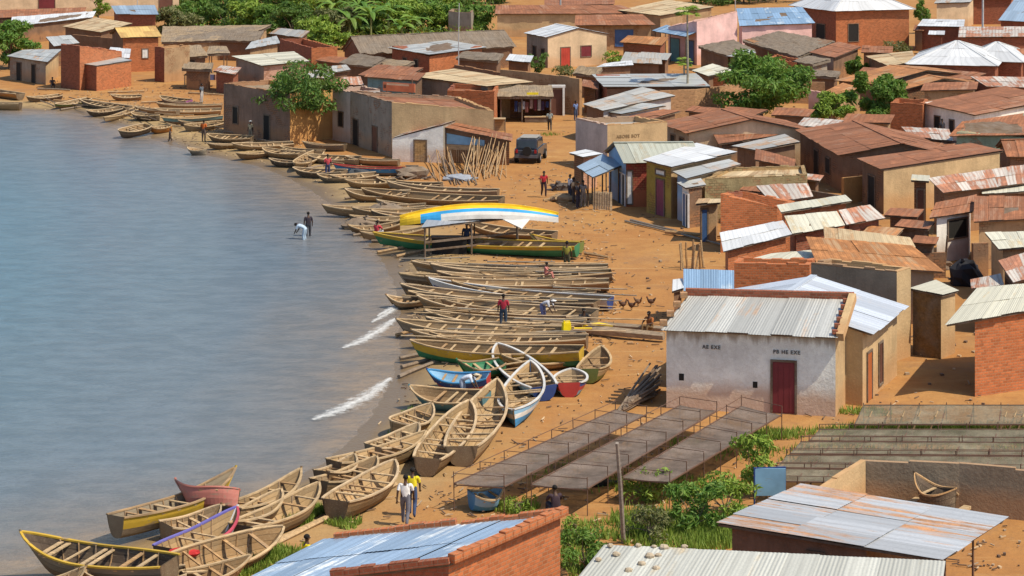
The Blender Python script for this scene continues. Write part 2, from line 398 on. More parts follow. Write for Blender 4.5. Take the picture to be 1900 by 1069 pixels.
def sheets(mb, Q, m, rg, near, width=0.86, wave=0.0045, straw=False, droop=0.05):
    """lay roofing sheets over the quad Q = eave left, eave right, ridge right, ridge left"""
    a, b, c, d = Q
    L = ((b - a).length + (c - d).length) / 2; D = ((d - a).length + (c - b).length) / 2
    f = lambda u, v: (a * (1 - u) + b * u) * (1 - v) + (d * (1 - u) + c * u) * v
    nrm = (b - a).cross(d - a).normalized()
    if nrm.z < 0: nrm = -nrm
    if straw:
        nu, nv = max(3, int(L / 0.5)), max(3, int(D / 0.4))
        H = [[rg.uniform(-0.05, 0.06) for _ in range(nu + 1)] for _ in range(nv + 1)]
        E = [rg.uniform(-0.22, 0.05) for _ in range(nu + 1)]
        pt = lambda i, j: f(i / nu, j / nv + (E[i] / max(D, .1) if j == 0 else 0)) + nrm * (H[j][i] + 0.05)
        for j in range(nv):
            for i in range(nu):
                mb.poly([pt(i, j), pt(i + 1, j), pt(i + 1, j + 1), pt(i, j + 1)], m, [(i * L / nu, j * D / nv), ((i + 1) * L / nu, j * D / nv), ((i + 1) * L / nu, (j + 1) * D / nv), (i * L / nu, (j + 1) * D / nv)])
        lo = -0.16
    else:
        ns = max(1, round(L / width)); nr = 1 if D < 3.0 else 2 if D < 6.5 else 3
        for k in range(nr):
            for j in range(ns):
                u0, u1 = j / ns, (j + 1.04) / ns
                v0, v1 = k / nr, min(1.0, (k + 1.05) / nr)
                if k == 0: v0 -= rg.uniform(0, 0.10) / max(D, 0.3)
                if k == nr - 1: v1 += rg.uniform(0, 0.05) / max(D, .3)
                z0 = 0.014 * k + rg.uniform(0, droop * 0.45) + (0.006 if j % 2 else 0); tw = rg.uniform(-0.015, 0.02)
                t = (rg.random(), rg.random(), rg.random())
                m2 = max(2, int((b - a).length / ns / 0.11) * 2) if near else 1
                for q in range(m2):
                    ua, ub = u0 + (u1 - u0) * q / m2, u0 + (u1 - u0) * (q + 1) / m2
                    wa, wb = ((wave if (q % 2) else -wave), (wave if ((q + 1) % 2) else -wave)) if near else (0, 0)
                    ta, tb = tw * q / m2, tw * (q + 1) / m2
                    pts = [f(ua, v0) + nrm * (z0 + wa + ta), f(ub, v0) + nrm * (z0 + wb + tb), f(ub, v1) + nrm * (z0 + wb + tb), f(ua, v1) + nrm * (z0 + wa + ta)]
                    mb.poly(pts, m, [(ua * L, v0 * D), (ub * L, v0 * D), (ub * L, v1 * D), (ua * L, v1 * D)], t)
        lo = -0.035
    # the timber deck that carries the covering
    e = [f(0.012, 0.012), f(0.988, 0.012), f(0.988, 1), f(0.012, 1)]
    mb.hexa([p + nrm * (lo - 0.07) for p in e] + [p + nrm * (lo if not straw else 0.0) for p in e], THAG if straw else WOODD)

def house(label, roof, z, rtype='mono', rm=None, wm=None, name='house', cat='house', ov=0.3, zr=None, ops=(), group=None, par=0.25, seed=None, wz=None, posts=None, drop=0.35, poor=False):
    """roof: photo pixels of 3 or 4 roof corners (eave left, eave right, back right, back left), z their heights.
    rtype mono | gable (ridge along edge 0) | gableb (ridge along edge 1) | gr (3rd/4th corners are the ridge) | hip | par (walls rise past the roof) | open (posts only)"""
    rg = random.Random(seed if seed is not None else hash(label) % 10007 if False else sum(ord(c) * (i + 7) for i, c in enumerate(label)))
    if not hasattr(z, '__len__'): z = [z] * 4
    z = list(z)
    pts = [P(*roof[i], z[i]) for i in range(len(roof))]
    if rtype in ('mono', 'gr') and len(roof) == 4:   # ease a roof that would stand too steep
        for _ in range(40):
            d_ = (pts[1] - pts[0]); d_.z = 0; d_.normalize(); n_ = Vector((-d_.y, d_.x, 0))
            need = (2.2 if rtype == 'gr' else 1.5) if (pts[1] - pts[0]).length > 1.5 else .9
            if min((pts[2] - pts[1]).dot(n_), (pts[3] - pts[0]).dot(n_)) >= need or z[2] < min(z[0], z[1]) - .1: break
            z[2] -= .05; z[3] -= .05; pts = [P(*roof[i], z[i]) for i in range(4)]
    if rtype == 'gr':
        zr = z[2]
        if len(pts) == 3: pts.append(pts[2] + pts[0] - pts[1])
        R = [pts[3].copy(), pts[2].copy()]   # ridge: by corner 0, by corner 1
        R[0].z = R[1].z = zr
        c2 = 2 * pts[2] - pts[1]; c3 = 2 * pts[3] - pts[0]; c2.z = pts[1].z; c3.z = pts[0].z
        pts = [pts[0], pts[1], c2, c3]; rtype = 'gable'
    else:
        if len(pts) == 3:
            q = pts[0] + pts[2] - pts[1]; pts.append(q)
            if len(z) > 3: pts[3].z = z[3]
        if rtype == 'gable':
            R = [(pts[0] + pts[3]) / 2, (pts[1] + pts[2]) / 2]
        elif rtype == 'gableb':
            pts = [pts[1], pts[2], pts[3], pts[0]]; R = [(pts[0] + pts[3]) / 2, (pts[1] + pts[2]) / 2]
            ops = [(((o[0] - 1) % 4),) + tuple(o[1:]) for o in ops]; rtype = 'gable'
            if isinstance(wm, (list, tuple)): wm = [wm[1], wm[2], wm[3], wm[0]]
            if hasattr(ov, '__len__'): ov = [ov[1], ov[2], ov[3], ov[0]]
        if rtype == 'gable':
            for r in R: r.z = zr
    org = Vector((sum(p.x for p in pts) / 4, sum(p.y for p in pts) / 4, 0)); org.z = min(0.0, gz(org.x, org.y))
    t = thing(name, label, cat, org, 0, group)
    pts = [p - org for p in pts]
    if rtype == 'gable': R = [r - org for r in R]
    near = org.y < 112
    wm = list(wm) if isinstance(wm, (list, tuple)) else [wm] * 4
    ovs = list(ov) if hasattr(ov, '__len__') else [ov] * 4
    mb = MB()
    straw = rm in (THA, THAG)
    if rtype == 'mono' or rtype == 'open':
        sheets(mb, pts, rm, rg, near, straw=straw, droop=0.10 if poor else 0.05)
    elif rtype == 'par':
        Wq = inset(pts, [0.2] * 4); q = [Vector((w.x, w.y, p.z - drop)) for w, p in zip(Wq, pts)]
        sheets(mb, q, rm, rg, near, straw=straw)
    elif rtype == 'gable':
        sheets(mb, [pts[0], pts[1], R[1], R[0]], rm, rg, near, straw=straw)
        sheets(mb, [pts[2], pts[3], R[0], R[1]], rm, rg, near, straw=straw)
        mb.beam(R[0] + Vector((0, 0, .03)), R[1] + Vector((0, 0, .03)), 0.3, 0.05, rm)
    elif rtype == 'hip':
        c = (pts[0] + pts[2]) / 2; c.z = zr; d = (pts[1] - pts[0]); L = d.length; D = (pts[3] - pts[0]).length
        k = max(0.0, (L - D) / 2 / L); r0 = c - d * k; r1 = c + d * k; r0.z = r1.z = zr
        if k * L < 0.15: r0 = c - d.normalized() * 0.1; r1 = c + d.normalized() * 0.1
        for Q in ([pts[0], pts[1], r1, r0], [pts[1], pts[2], r1 + (r1 - r0) * 1e-3, r1], [pts[2], pts[3], r0, r1], [pts[3], pts[0], r0, r0 - (r1 - r0) * 1e-3]):
            sheets(mb, Q, rm, rg, near)
        for e, r in ((0, r0), (1, r1), (2, r1), (3, r0)): mb.beam(pts[e] + Vector((0, 0, .04)), r + Vector((0, 0, .05)), .22, .05, rm)
    ro = mb.build('roof', t)
    # walls
    Wc = inset(pts, [0] * 4 if rtype == 'par' else ovs)
    a, b, c, d = pts
    def plane_z(x, y):
        if rtype in ('mono', 'open'):
            # bilinear: solve roughly with barycentric weights of the roof plane through the corners
            n = (c - a).cross(d - b).normalized(); m0 = (a + b + c + d) / 4
            return m0.z - ((x - m0.x) * n.x + (y - m0.y) * n.y) / n.z
        if rtype == 'gable':
            ax = (R[1] - R[0]); ax.z = 0; ax.normalize(); nn = Vector((-ax.y, ax.x, 0))
            w0 = abs((a - R[0]).dot(nn)); s = abs((Vector((x, y, 0)) - R[0]).dot(nn)) if True else 0
            return R[0].z - (R[0].z - a.z) * min(1.2, s / max(w0, .1))
        if rtype == 'hip': return a.z
        return None
    if rtype == 'open':
        k = 0
        pl = posts or 6
        for i in range(4):
            e0, e1 = Wc[i], Wc[(i + 1) % 4]
            for u in ([0, 0.5] if (e1 - e0).length > 2.2 else [0]):
                q = e0 + (e1 - e0) * u; m2 = MB(); h = plane_z(q.x, q.y)
                m2.tube([(q.x, q.y, -0.3), (q.x + rg.uniform(-.04, .04), q.y, h - 0.03)], [0.06, 0.05], WOODD, 6); m2.build('post', t); k += 1
        return t, pts, Wc, None
    top = []
    for i in range(4):
        w = Wc[i]
        zz = plane_z(w.x, w.y) if rtype != 'par' else pts[i].z
        if wz is not None: zz = wz[i] if hasattr(wz, '__len__') else wz
        top.append(Vector((w.x, w.y, zz - (0.075 if rtype != 'par' and wz is None else 0))))
    bot = [Vector((w.x, w.y, -0.5 - org.z)) for w in Wc]
    wb = MB()
    for i in range(4):
        j = (i + 1) % 4; L = (bot[j] - bot[i]).length
        if rtype == 'gable' and i in (1, 3):
            rr = R[1] if i == 1 else R[0]
            # apex above the middle of the gable wall
            mid = (top[i] + top[j]) / 2; mid.z = R[0].z - 0.08
            wb.poly([bot[i], bot[j], top[j], mid, top[i]], wm[i], [(0, -0.5), (L, -0.5), (L, top[j].z), (L / 2, mid.z), (0, top[i].z)])
        else:
            wb.poly([bot[i], bot[j], top[j], top[i]], wm[i], [(0, -0.5), (L, -0.5), (L, top[j].z), (0, top[i].z)])
    if rtype == 'par':
        inn = inset([Vector((p.x, p.y, 0)) for p in top], [par] * 4); it = [Vector((q.x, q.y, p.z)) for q, p in zip(inn, top)]
        for i in range(4):
            j = (i + 1) % 4
            # ragged courses along the top of the wall
            nseg = max(2, int((top[j] - top[i]).length / 0.5)); 
            for s in range(nseg):
                u, v = s / nseg, (s + 1) / nseg; hh = rg.choice([0.0, 0.0, 0.03, 0.05, 0.08]) 
                A, B = top[i].lerp(top[j], u), top[i].lerp(top[j], v); Ai, Bi = it[i].lerp(it[j], u), it[i].lerp(it[j], v)
                up = Vector((0, 0, 0.02 + hh)); dn = Vector((0, 0, -0.02))
                wb.hexa([A + dn, B + dn, Bi + dn, Ai + dn, A + up, B + up, Bi + up, Ai + up], wm[i])
            wb.poly([it[j], it[i], it[i] - Vector((0, 0, 1.2)), it[j] - Vector((0, 0, 1.2))], wm[i])
    else:
        if rtype != 'gable': wb.poly(top, wm[0])
    wo = wb.build('wall', t)
    for o in ops: opening(t, bot, o, rg)
    return t, pts, Wc, top

def opening(t, bot, o, rg):
    """(face, u0, u1, z0, z1, kind, material): a framed door or window set on a wall face"""
    i, u0, u1, z0, z1, kind, mk = o[:7]
    A, B = bot[i], bot[(i + 1) % 4]; d = (B - A); L = d.length; d.z = 0; d.normalize(); n = Vector((d.y, -d.x, 0)); base = Vector((A.x, A.y, -t.location.z))
    p = lambda u, z, k: base + d * (u * L) + Vector((0, 0, z)) + n * k
    def slab(mb, ua, ub, za, zb, k0, k1, m):
        mb.hexa([p(ua, za, k1), p(ub, za, k1), p(ub, za, k0), p(ua, za, k0), p(ua, zb, k1), p(ub, zb, k1), p(ub, zb, k0), p(ua, zb, k0)], m)
    fw = 0.09 / L; m = OPM[mk]
    fr = OPM[o[7]] if len(o) > 7 else WOODD
    f = MB()
    slab(f, u0 - fw, u0, z0 - (0.08 if kind == 'window' else 0), z1 + 0.09, -0.05, 0.06, fr); slab(f, u1, u1 + fw, z0 - (0.08 if kind == 'window' else 0), z1 + 0.09, -0.05, 0.06, fr)
    slab(f, u0, u1, z1, z1 + 0.09, -0.05, 0.058, fr)
    if kind == 'window': slab(f, u0, u1, z0 - 0.08, z0, -0.05, 0.075, fr)
    if kind == 'door':
        b = MB(); slab(b, u0, u1, z0, z1, -0.05, 0.022, m)
        nb = 4
        for q in range(nb):
            ua = u0 + (u1 - u0) * (q + .06) / nb; ub = u0 + (u1 - u0) * (q + .94) / nb
            slab(b, ua, ub, z0 + .05, z1 - .05, 0.02, 0.032, m)
        D = b.build('door', t); f.build('door_frame', D)
    else:
        b = MB(); slab(b, u0, u1, z0, z1, -0.05, 0.018, m)
        if mk not in ('dark',):
            um = (u0 + u1) / 2; slab(b, um - .02 / L, um + .02 / L, z0, z1, 0.017, 0.03, m)
        D = f.build('window', t); b.build('shutter' if mk != 'dark' else 'pane', D)

def wall_thing(label, px, z, th=0.2, m=None, name='compound_wall', cat='wall', z0=-0.4, group=None, cap=None):
    """free-standing wall along photo pixels of its top edge"""
    p = [P(x, y, zz) for (x, y), zz in zip(px, z)]; o = p[0].copy(); o.z = 0
    t = thing(name, label, cat, o, 0, group); mb = MB(); rg = random.Random(len(label) * 7)
    for a, b in zip(p[:-1], p[1:]):
        a, b = a - o, b - o; d = (b - a); d.z = 0; L = d.length; d.normalize(); n = Vector((-d.y, d.x, 0)) * th
        ns = max(1, int(L / 1.3))
        for s in range(ns):
            q, r = a.lerp(b, s / ns), a.lerp(b, (s + 1) / ns); j = rg.uniform(-.04, .05); q = q + Vector((0, 0, j)); r = r + Vector((0, 0, j))
            q0, r0 = Vector((q.x, q.y, z0)), Vector((r.x, r.y, z0))
            u0, u1 = s / ns * L, (s + 1) / ns * L
            mb.poly([q0, r0, r, q], m, [(u0, z0), (u1, z0), (u1, r.z), (u0, q.z)])
            mb.poly([r0 + n, q0 + n, q + n, r + n], m, [(u0, z0), (u1, z0), (u1, r.z), (u0, q.z)])
            mb.poly([q, r, r + n, q + n], m); mb.poly([q0, q, q + n, q0 + n], m); mb.poly([r, r0, r0 + n, r + n], m)
    mb.build('masonry', t); return t

# ------------------------------------------------------------------ boats
BLEACH = wood((0.54, 0.39, 0.23), .5); TRANSOM_SHADE = planks((0.17, 0.11, 0.065))  # dark planks put the shade on the transoms into their colour
def boat(label, A, B, zA=0.95, zB=0.8, beam=1.3, depth=0.62, low=WOOD, band=None, band2=None, rail=None, inner=None, stern='transom', nth=6, ribs=5, group=None, roll=None, rise=(0.35, 0.15), lift=0.0, name='fishing_boat', cat='boat', flip=False, rail2=None, full=0.5, pitch=0.0, loads=0):
    """wooden boat from bow pixel A to stern pixel B (both at gunwale level)"""
    rg = random.Random(sum(ord(c) * (i + 3) for i, c in enumerate(label)))
    if group == NG: beam *= .88; depth *= .84
    if group == BG: depth *= .72; beam *= .92; roll = rg.uniform(.02, .15) if roll is None else roll
    if group == FG: depth *= .78; rise = (rise[0] * .6, rise[1] * .5); roll = rg.uniform(-.08, .16) if roll is None else roll
    low, band, band2, inner = [HULL.get(m, m) for m in (low, band, band2, inner or WOOD)]
    a, b = P(*A, zA), P(*B, zB); a.z = b.z = 0
    mid = (a + b) / 2; L = (b - a).length; ang = math.atan2(b.y - a.y, b.x - a.x)
    z = gz(mid.x, mid.y) + lift - 0.04
    za, zb = gz(a.x, a.y), gz(b.x, b.y); sl_ = math.atan2(zb - za, L)
    rl = roll if roll is not None else rg.uniform(-0.09, 0.09)
    t = thing(name, label, cat, (mid.x, mid.y, z), 0, group)
    t.rotation_euler = (rl, -sl_ + pitch, ang)
    rail = rail or (BLEACH if rg.random() < .65 else WOODL); rail2 = rail2 or rail; band = band or low; RK = (.75 if group == NG else .45) * beam / 1.7
    fx = rg.uniform(1.9, 2.7); hb = lambda u: beam / 2 * (max(0.0, 1 - abs((u - 0.55) / 0.55) ** fx) ** 0.75 if u < 0.55 else (max(0.0, 1 - (abs((u - 0.55) / 0.45) ** 2.2) * (0.45 if stern == 'transom' else 1.0)) ** 0.72))
    def hw(u): return max(hb(u), 0.035)
    sheer = lambda u: depth + rise[0] * max(0, (0.5 - u) / 0.5) ** 2 + rise[1] * max(0, (u - 0.5) / 0.5) ** 2
    keel = lambda u: 0.75 * rise[0] * max(0, (0.28 - u) / 0.28) ** 1.6 + 0.35 * rise[1] * max(0, (u - 0.8) / 0.2) ** 2
    X = lambda u: (u - 0.5) * L
    xs = lambda u, s: X(u) + (0.10 * rise[0] * (1 - u) ** 8 * (1 - s) * 3 if u < 0.3 else 0)
    nst = 19; us = [i / (nst - 1) for i in range(nst)]
    prof = [(0.0, 0.0), (0.34, 0.03), (0.62, 0.17), (0.82, 0.46), (0.93, 0.72), (1.0, 1.0)]  # (share of half beam, share of height)
    def sec(u, off):
        w, zs, zk = hw(u), sheer(u), keel(u); out = []
        for (px_, pz) in prof:
            out.append(Vector((X(u) + RK * (1 - pz) * max(0.0, (0.4 - u) / 0.4) ** 1.3, max(0.0, w * px_ - off * (1 if px_ > 0 else 0)), zk + (zs - zk) * pz + (off * (1.6 if pz < 0.1 else 0)))))
        return out
    hull = MB()
    for side in (-1, 1):
        for i in range(nst - 1):
            s0, s1 = sec(us[i], 0), sec(us[i + 1], 0); r0, r1 = sec(us[i], 0.035), sec(us[i + 1], 0.035)
            for k in range(5):
                m = low if k < 3 else (band2 or band) if k == 3 else band
                f = lambda p: Vector((p.x, p.y * side, p.z))
                q = [f(s0[k]), f(s1[k]), f(s1[k + 1]), f(s0[k + 1])]; qi = [f(r0[k + 1]), f(r1[k + 1]), f(r1[k]), f(r0[k])]
                if side > 0: q.reverse(); qi.reverse()
                uu = [(X(us[i]), k + .0), (X(us[i + 1]), k + .0), (X(us[i + 1]), k + 1), (X(us[i]), k + 1)]; ui = [(x, 1 + 2 * k - y + 7) for x, y in uu]
                if side > 0: uu.reverse(); ui.reverse()
                hull.poly(q, m, uu); hull.poly(qi, inner, ui)
    s = sec(1.0, 0); 
    if stern == 'transom':
        ring = [Vector((p.x, -p.y, p.z)) for p in reversed(s)] + [p for p in s[1:]]
        hull.poly(ring, (TRANSOM_SHADE if low in HULL.values() else band2 or low)); hull.poly([p - Vector((0.05, 0, 0)) for p in reversed(ring)], inner)
    hull.build('hull', t)
    # gunwale rails, one strake each side
    for side in (-1, 1):
        g = MB(); w = 0.05
        for i in range(nst - 1):
            u0, u1 = us[i], us[i + 1]
            p0 = Vector((X(u0), side * (hw(u0) - 0.01), sheer(u0))); p1 = Vector((X(u1), side * (hw(u1) - 0.01), sheer(u1)))
            d0 = Vector((0, w * side, 0)); h = Vector((0, 0, 0.055))
            g.hexa([p0 - d0 - h * .4, p1 - d0 - h * .4, p1 + d0 - h * .4, p0 + d0 - h * .4, p0 - d0 + h * .6, p1 - d0 + h * .6, p1 + d0 + h * .6, p0 + d0 + h * .6] if side > 0 else
                   [p0 + d0 - h * .4, p1 + d0 - h * .4, p1 - d0 - h * .4, p0 - d0 - h * .4, p0 + d0 + h * .6, p1 + d0 + h * .6, p1 - d0 + h * .6, p0 - d0 + h * .6], rail if side < 0 else rail2)
        g.build('gunwale', t)
    if not flip:
        for k in range(nth):
            if rg.random() < .12: continue
            u = 0.13 + 0.76 * (k + 0.5) / nth + rg.uniform(-.03, .03); y = hw(u) - 0.02; zz = sheer(u) - 0.09
            m = MB(); m.box((X(u), 0, zz), (0.07 + rg.uniform(0, .08), 2 * y, 0.04), WOODL if rg.random() < .6 else WOODB, Matrix.Rotation(rg.uniform(-.04, .04), 3, 'Z'))
            m.build('thwart', t)
        for k in range(7 if group == NG else 0):
            u = 0.14 + 0.76 * (k + 0.5) / 7; se = sec(u, 0.05); rb = MB()
            path = [Vector((p0.x, -p0.y, p0.z)) for p0 in se[:0:-1]] + [Vector((p0.x, p0.y, p0.z)) for p0 in se]
            rb.tube(path, .028, WOODB if k % 2 else WOOD, 4); rb.build('rib', t)
        if stern == 'pointed' or rise[0] > 0.3:
            m = MB(); m.tube([(X(0) + RK * (1 - pz) * 1.0 - .02, 0, keel(0) + (sheer(0) - keel(0)) * pz) for _p, pz in prof] + [(X(0) - .05, 0, sheer(0) + .08)], .045, band, 5); m.build('stem_post', t)
    return t

# ------------------------------------------------------------------ plants
def leaves(mb, c, r, n, size, m, rg, up=0.5, asp=0.5, shell=0.55, fl=1.0):
    for _ in range(n):
        while True:
            v = Vector((rg.uniform(-1, 1), rg.uniform(-1, 1), rg.uniform(-1, 1)))
            if 0.02 < v.length <= 1: break
        k = shell + (1 - shell) * rg.random(); v = v.normalized() * k * (0.85 + 0.3 * rg.random())
        p = c + Vector((v.x * r[0], v.y * r[1], v.z * r[2]))
        nr = (v * 0.8 + Vector((rg.gauss(0, .6), rg.gauss(0, .6), up + rg.gauss(0, .5)))).normalized()
        a = nr.cross(Vector((rg.gauss(0, 1), rg.gauss(0, 1), rg.gauss(0, 1)))); a.normalize(); b = nr.cross(a)
        s = size * rg.uniform(0.6, 1.4); w = s * asp
        tip = p + a * s - nr * s * 0.18
        mb.poly([p - a * s * .5, p + b * w * .5 + nr * w * .12, tip, p - b * w * .5 + nr * w * .12], m, [(0, 0), (1, 0), (1, 1), (0, 1)], (rg.random(), rg.random(), 0.5))

LF1 = leaf((0.07, 0.17, 0.025), (0.17, 0.28, 0.045)); LF2 = leaf((0.055, 0.125, 0.025), (0.13, 0.22, 0.04)); LF3 = leaf((0.14, 0.25, 0.03), (0.32, 0.42, 0.06)); LF4 = leaf((0.12, 0.14, 0.05), (0.22, 0.21, 0.09)); LFB = leaf((0.09, 0.20, 0.03), (0.20, 0.32, 0.05))
def tree(label, px, py, h, rx, rz, cz, m=LF1, n=2400, size=0.3, seed=1, trunk=0.16, nclump=26, name='tree', cat='tree', group=None, fork=3, lean=0.0, twig=True, ry=None):
    rg = random.Random(seed); b = P(px, py, 0); b.z = gz(b.x, b.y)
    t = thing(name, label, cat, b, 0, group); C = Vector((lean, 0, cz))
    cl = []
    for i in range(nclump):
        while True:
            v = Vector((rg.uniform(-1, 1), rg.uniform(-1, 1), rg.uniform(-1, 1)))
            if 0.35 < v.length < 1: break
        k = rg.uniform(0.85, 1.15)
        cl.append((C + Vector((v.x * rx * k, v.y * (ry or rx) * k, v.z * rz * k)), rg.uniform(0.20, 0.42)))
    mb = MB()
    for c, k in cl:
        leaves(mb, c, (rx * k, rx * k, max(rz * k * .8, .25)), max(6, int(n / nclump * (k / .31) ** 2)), size, m, rg)
    mb.build('crown', t)
    w = MB(); z1 = max(0.3, cz - rz * 0.75); top = Vector((lean * .6, 0, z1))
    w.tube([(0, 0, -0.3), (lean * .15, 0.03, z1 * .5), top], [trunk * 1.3, trunk, trunk * .85], WOODD, 7)
    cs = sorted(cl, key=lambda q: q[1], reverse=True)[:max(fork, 3) + 5]
    for c, k in cs:
        mid = top.lerp(c, 0.5) + Vector((rg.uniform(-.1, .1) * rx, rg.uniform(-.1, .1) * rx, rg.uniform(-.05, .15) * rz))
        w.tube([top - Vector((0, 0, .05)), mid, c], [trunk * .55, trunk * .35, trunk * .1], WOODD, 5)
    w.build('trunk', t); return t

def bush(label, px, py, r, h, m=LF1, n=900, size=0.2, seed=1, name='bush', group=None, ry=None):
    return tree(label, px, py, h, r, h * .5, h * .52, m, n, size, seed, 0.04, 14, name, 'bush', group, 4, ry=ry)

def banana(label, px, py, h, m=LFB, seed=1, group=None, nl=9, L=2.6, name='banana_plant'):
    rg = random.Random(seed); b = P(px, py, 0); t = thing(name, label, 'plant', b, 0, group)
    s = MB(); s.tube([(0, 0, -.2), (0.03, 0, h * .6), (0, 0.02, h)], [.16, .13, .09], plain((0.20, 0.22, 0.08)), 7); s.build('stem', t)
    mb = MB()
    for i in range(nl):
        a = i * 2.4 + rg.uniform(-.3, .3); l = L * rg.uniform(.75, 1.15); el = rg.uniform(0.5, 1.25); d = Vector((math.cos(a), math.sin(a), 0)); sd = Vector((-d.y, d.x, 0))
        pts = []; ns = 7; p = Vector((0, 0, h)); e = el
        for k in range(ns + 1):
            pts.append(p.copy()); p = p + (d * math.cos(e) + Vector((0, 0, math.sin(e)))) * (l / ns); e -= 0.28 * rg.uniform(.7, 1.2)
        tn = (rg.random(), rg.random() * .9, .5)
        for k in range(ns):
            w0, w1 = (.05, .22, .30, .32, .30, .26, .17, .02)[k] * 1.1, (.05, .22, .30, .32, .30, .26, .17, .02)[k + 1] * 1.1
            fold = Vector((0, 0, -.10))
            for s_ in (-1, 1):
                q = [pts[k], pts[k + 1], pts[k + 1] + sd * s_ * w1 + fold * (w1 > .1), pts[k] + sd * s_ * w0 + fold * (w0 > .1)]
                mb.poly(q, m, [(0, 0), (1, 0), (1, 1), (0, 1)], tn)
    mb.build('crown', t); return t

def papaya(label, px, py, h, r, m=LF3, seed=2, tr=0.10):
    rg = random.Random(seed); b = P(px, py, 0); t = thing('papaya_tree', label, 'tree', b)
    s = MB(); s.tube([(0, 0, -.3), (.05, 0, h * .5), (0, 0, h)], [tr * 1.2, tr, tr * .7], wood((0.34, 0.30, 0.22)), 7); s.build('trunk', t)
    mb = MB()
    for i in range(22):
        a = i * 2.4; el = rg.uniform(-.5, 1.1); l = r * rg.uniform(.7, 1.1); d = Vector((math.cos(a) * math.cos(el), math.sin(a) * math.cos(el), math.sin(el)))
        e = Vector((0, 0, h)) + d * l * .8; mb.tube([(0, 0, h), tuple(e)], [.02, .012], m, 3, False)
        for k in range(7):
            aa = a + (k - 3) * .5; dd = Vector((math.cos(aa), math.sin(aa), -.35)); w = Vector((-dd.y, dd.x, 0)) * r * .13
            mb.poly([e, e + dd * r * .3 + w, e + dd * r * .55, e + dd * r * .3 - w], m, [(0, 0), (1, 0), (1, 1), (0, 1)], (rg.random(), rg.random(), .5))
    mb.build('crown', t); return t

# ------------------------------------------------------------------ people
SKIN = plain((0.075, 0.038, 0.022), 0.55); HAIR = plain((0.012, 0.010, 0.009), 0.9)
@cached
def cloth(c): 
    g = N('cloth', 0.9, 0.15); o = g.obj(); a = g.noise(o, 5, 4); g.bump(a, 0.02, 0.5)
    return g.col(g.mix(g.ramp(a, [(0.3, 0.0), (0.7, 1.0)]), mul(c, .78), mul(c, 1.1)))

POSES = {
 # joint positions in metres for a 1.72 m adult facing -Y: pelvis chest neck head, then left/right arm and leg chains
 'stand': dict(pel=(0, 0, .95), chest=(0, .01, 1.28), neck=(0, .0, 1.47), head=(0, -.02, 1.62), la=[(.19, 0, 1.41), (.25, .02, 1.13), (.26, -.05, .88)], ra=[(-.19, 0, 1.41), (-.25, .02, 1.13), (-.26, -.05, .88)],
               ll=[(.10, 0, .90), (.11, -.02, .50), (.11, .02, .07), (.12, -.13, .03)], rl=[(-.10, 0, .90), (-.11, -.02, .50), (-.11, .02, .07), (-.12, -.13, .03)]),
 'walk': dict(pel=(0, 0, .94), chest=(0, -.03, 1.27), neck=(0, -.05, 1.46), head=(0, -.08, 1.61), la=[(.19, -.04, 1.40), (.25, .08, 1.15), (.27, .10, .90)], ra=[(-.19, -.04, 1.40), (-.26, -.08, 1.14), (-.25, -.22, .92)],
               ll=[(.10, 0, .90), (.11, -.16, .52), (.10, -.14, .09), (.11, -.28, .05)], rl=[(-.10, 0, .90), (-.10, .05, .48), (-.10, .28, .14), (-.11, .19, .03)]),
 'bend': dict(pel=(0, .12, .92), chest=(0, -.20, 1.10), neck=(0, -.38, 1.14), head=(0, -.52, 1.10), la=[(.18, -.30, 1.08), (.22, -.40, .82), (.16, -.52, .62)], ra=[(-.18, -.30, 1.08), (-.22, -.40, .82), (-.16, -.52, .62)],
               ll=[(.10, .12, .88), (.12, .04, .48), (.12, .10, .07), (.13, -.05, .03)], rl=[(-.10, .12, .88), (-.12, .04, .48), (-.12, .10, .07), (-.13, -.05, .03)]),
 'sit': dict(pel=(0, 0, .30), chest=(0, -.03, .62), neck=(0, -.06, .80), head=(0, -.10, .95), la=[(.19, -.04, .74), (.27, -.20, .52), (.16, -.40, .50)], ra=[(-.19, -.04, .74), (-.27, -.20, .52), (-.16, -.40, .50)],
               ll=[(.10, -.02, .28), (.15, -.42, .42), (.13, -.50, .07), (.13, -.64, .03)], rl=[(-.10, -.02, .28), (-.15, -.42, .42), (-.13, -.50, .07), (-.13, -.64, .03)]),
}
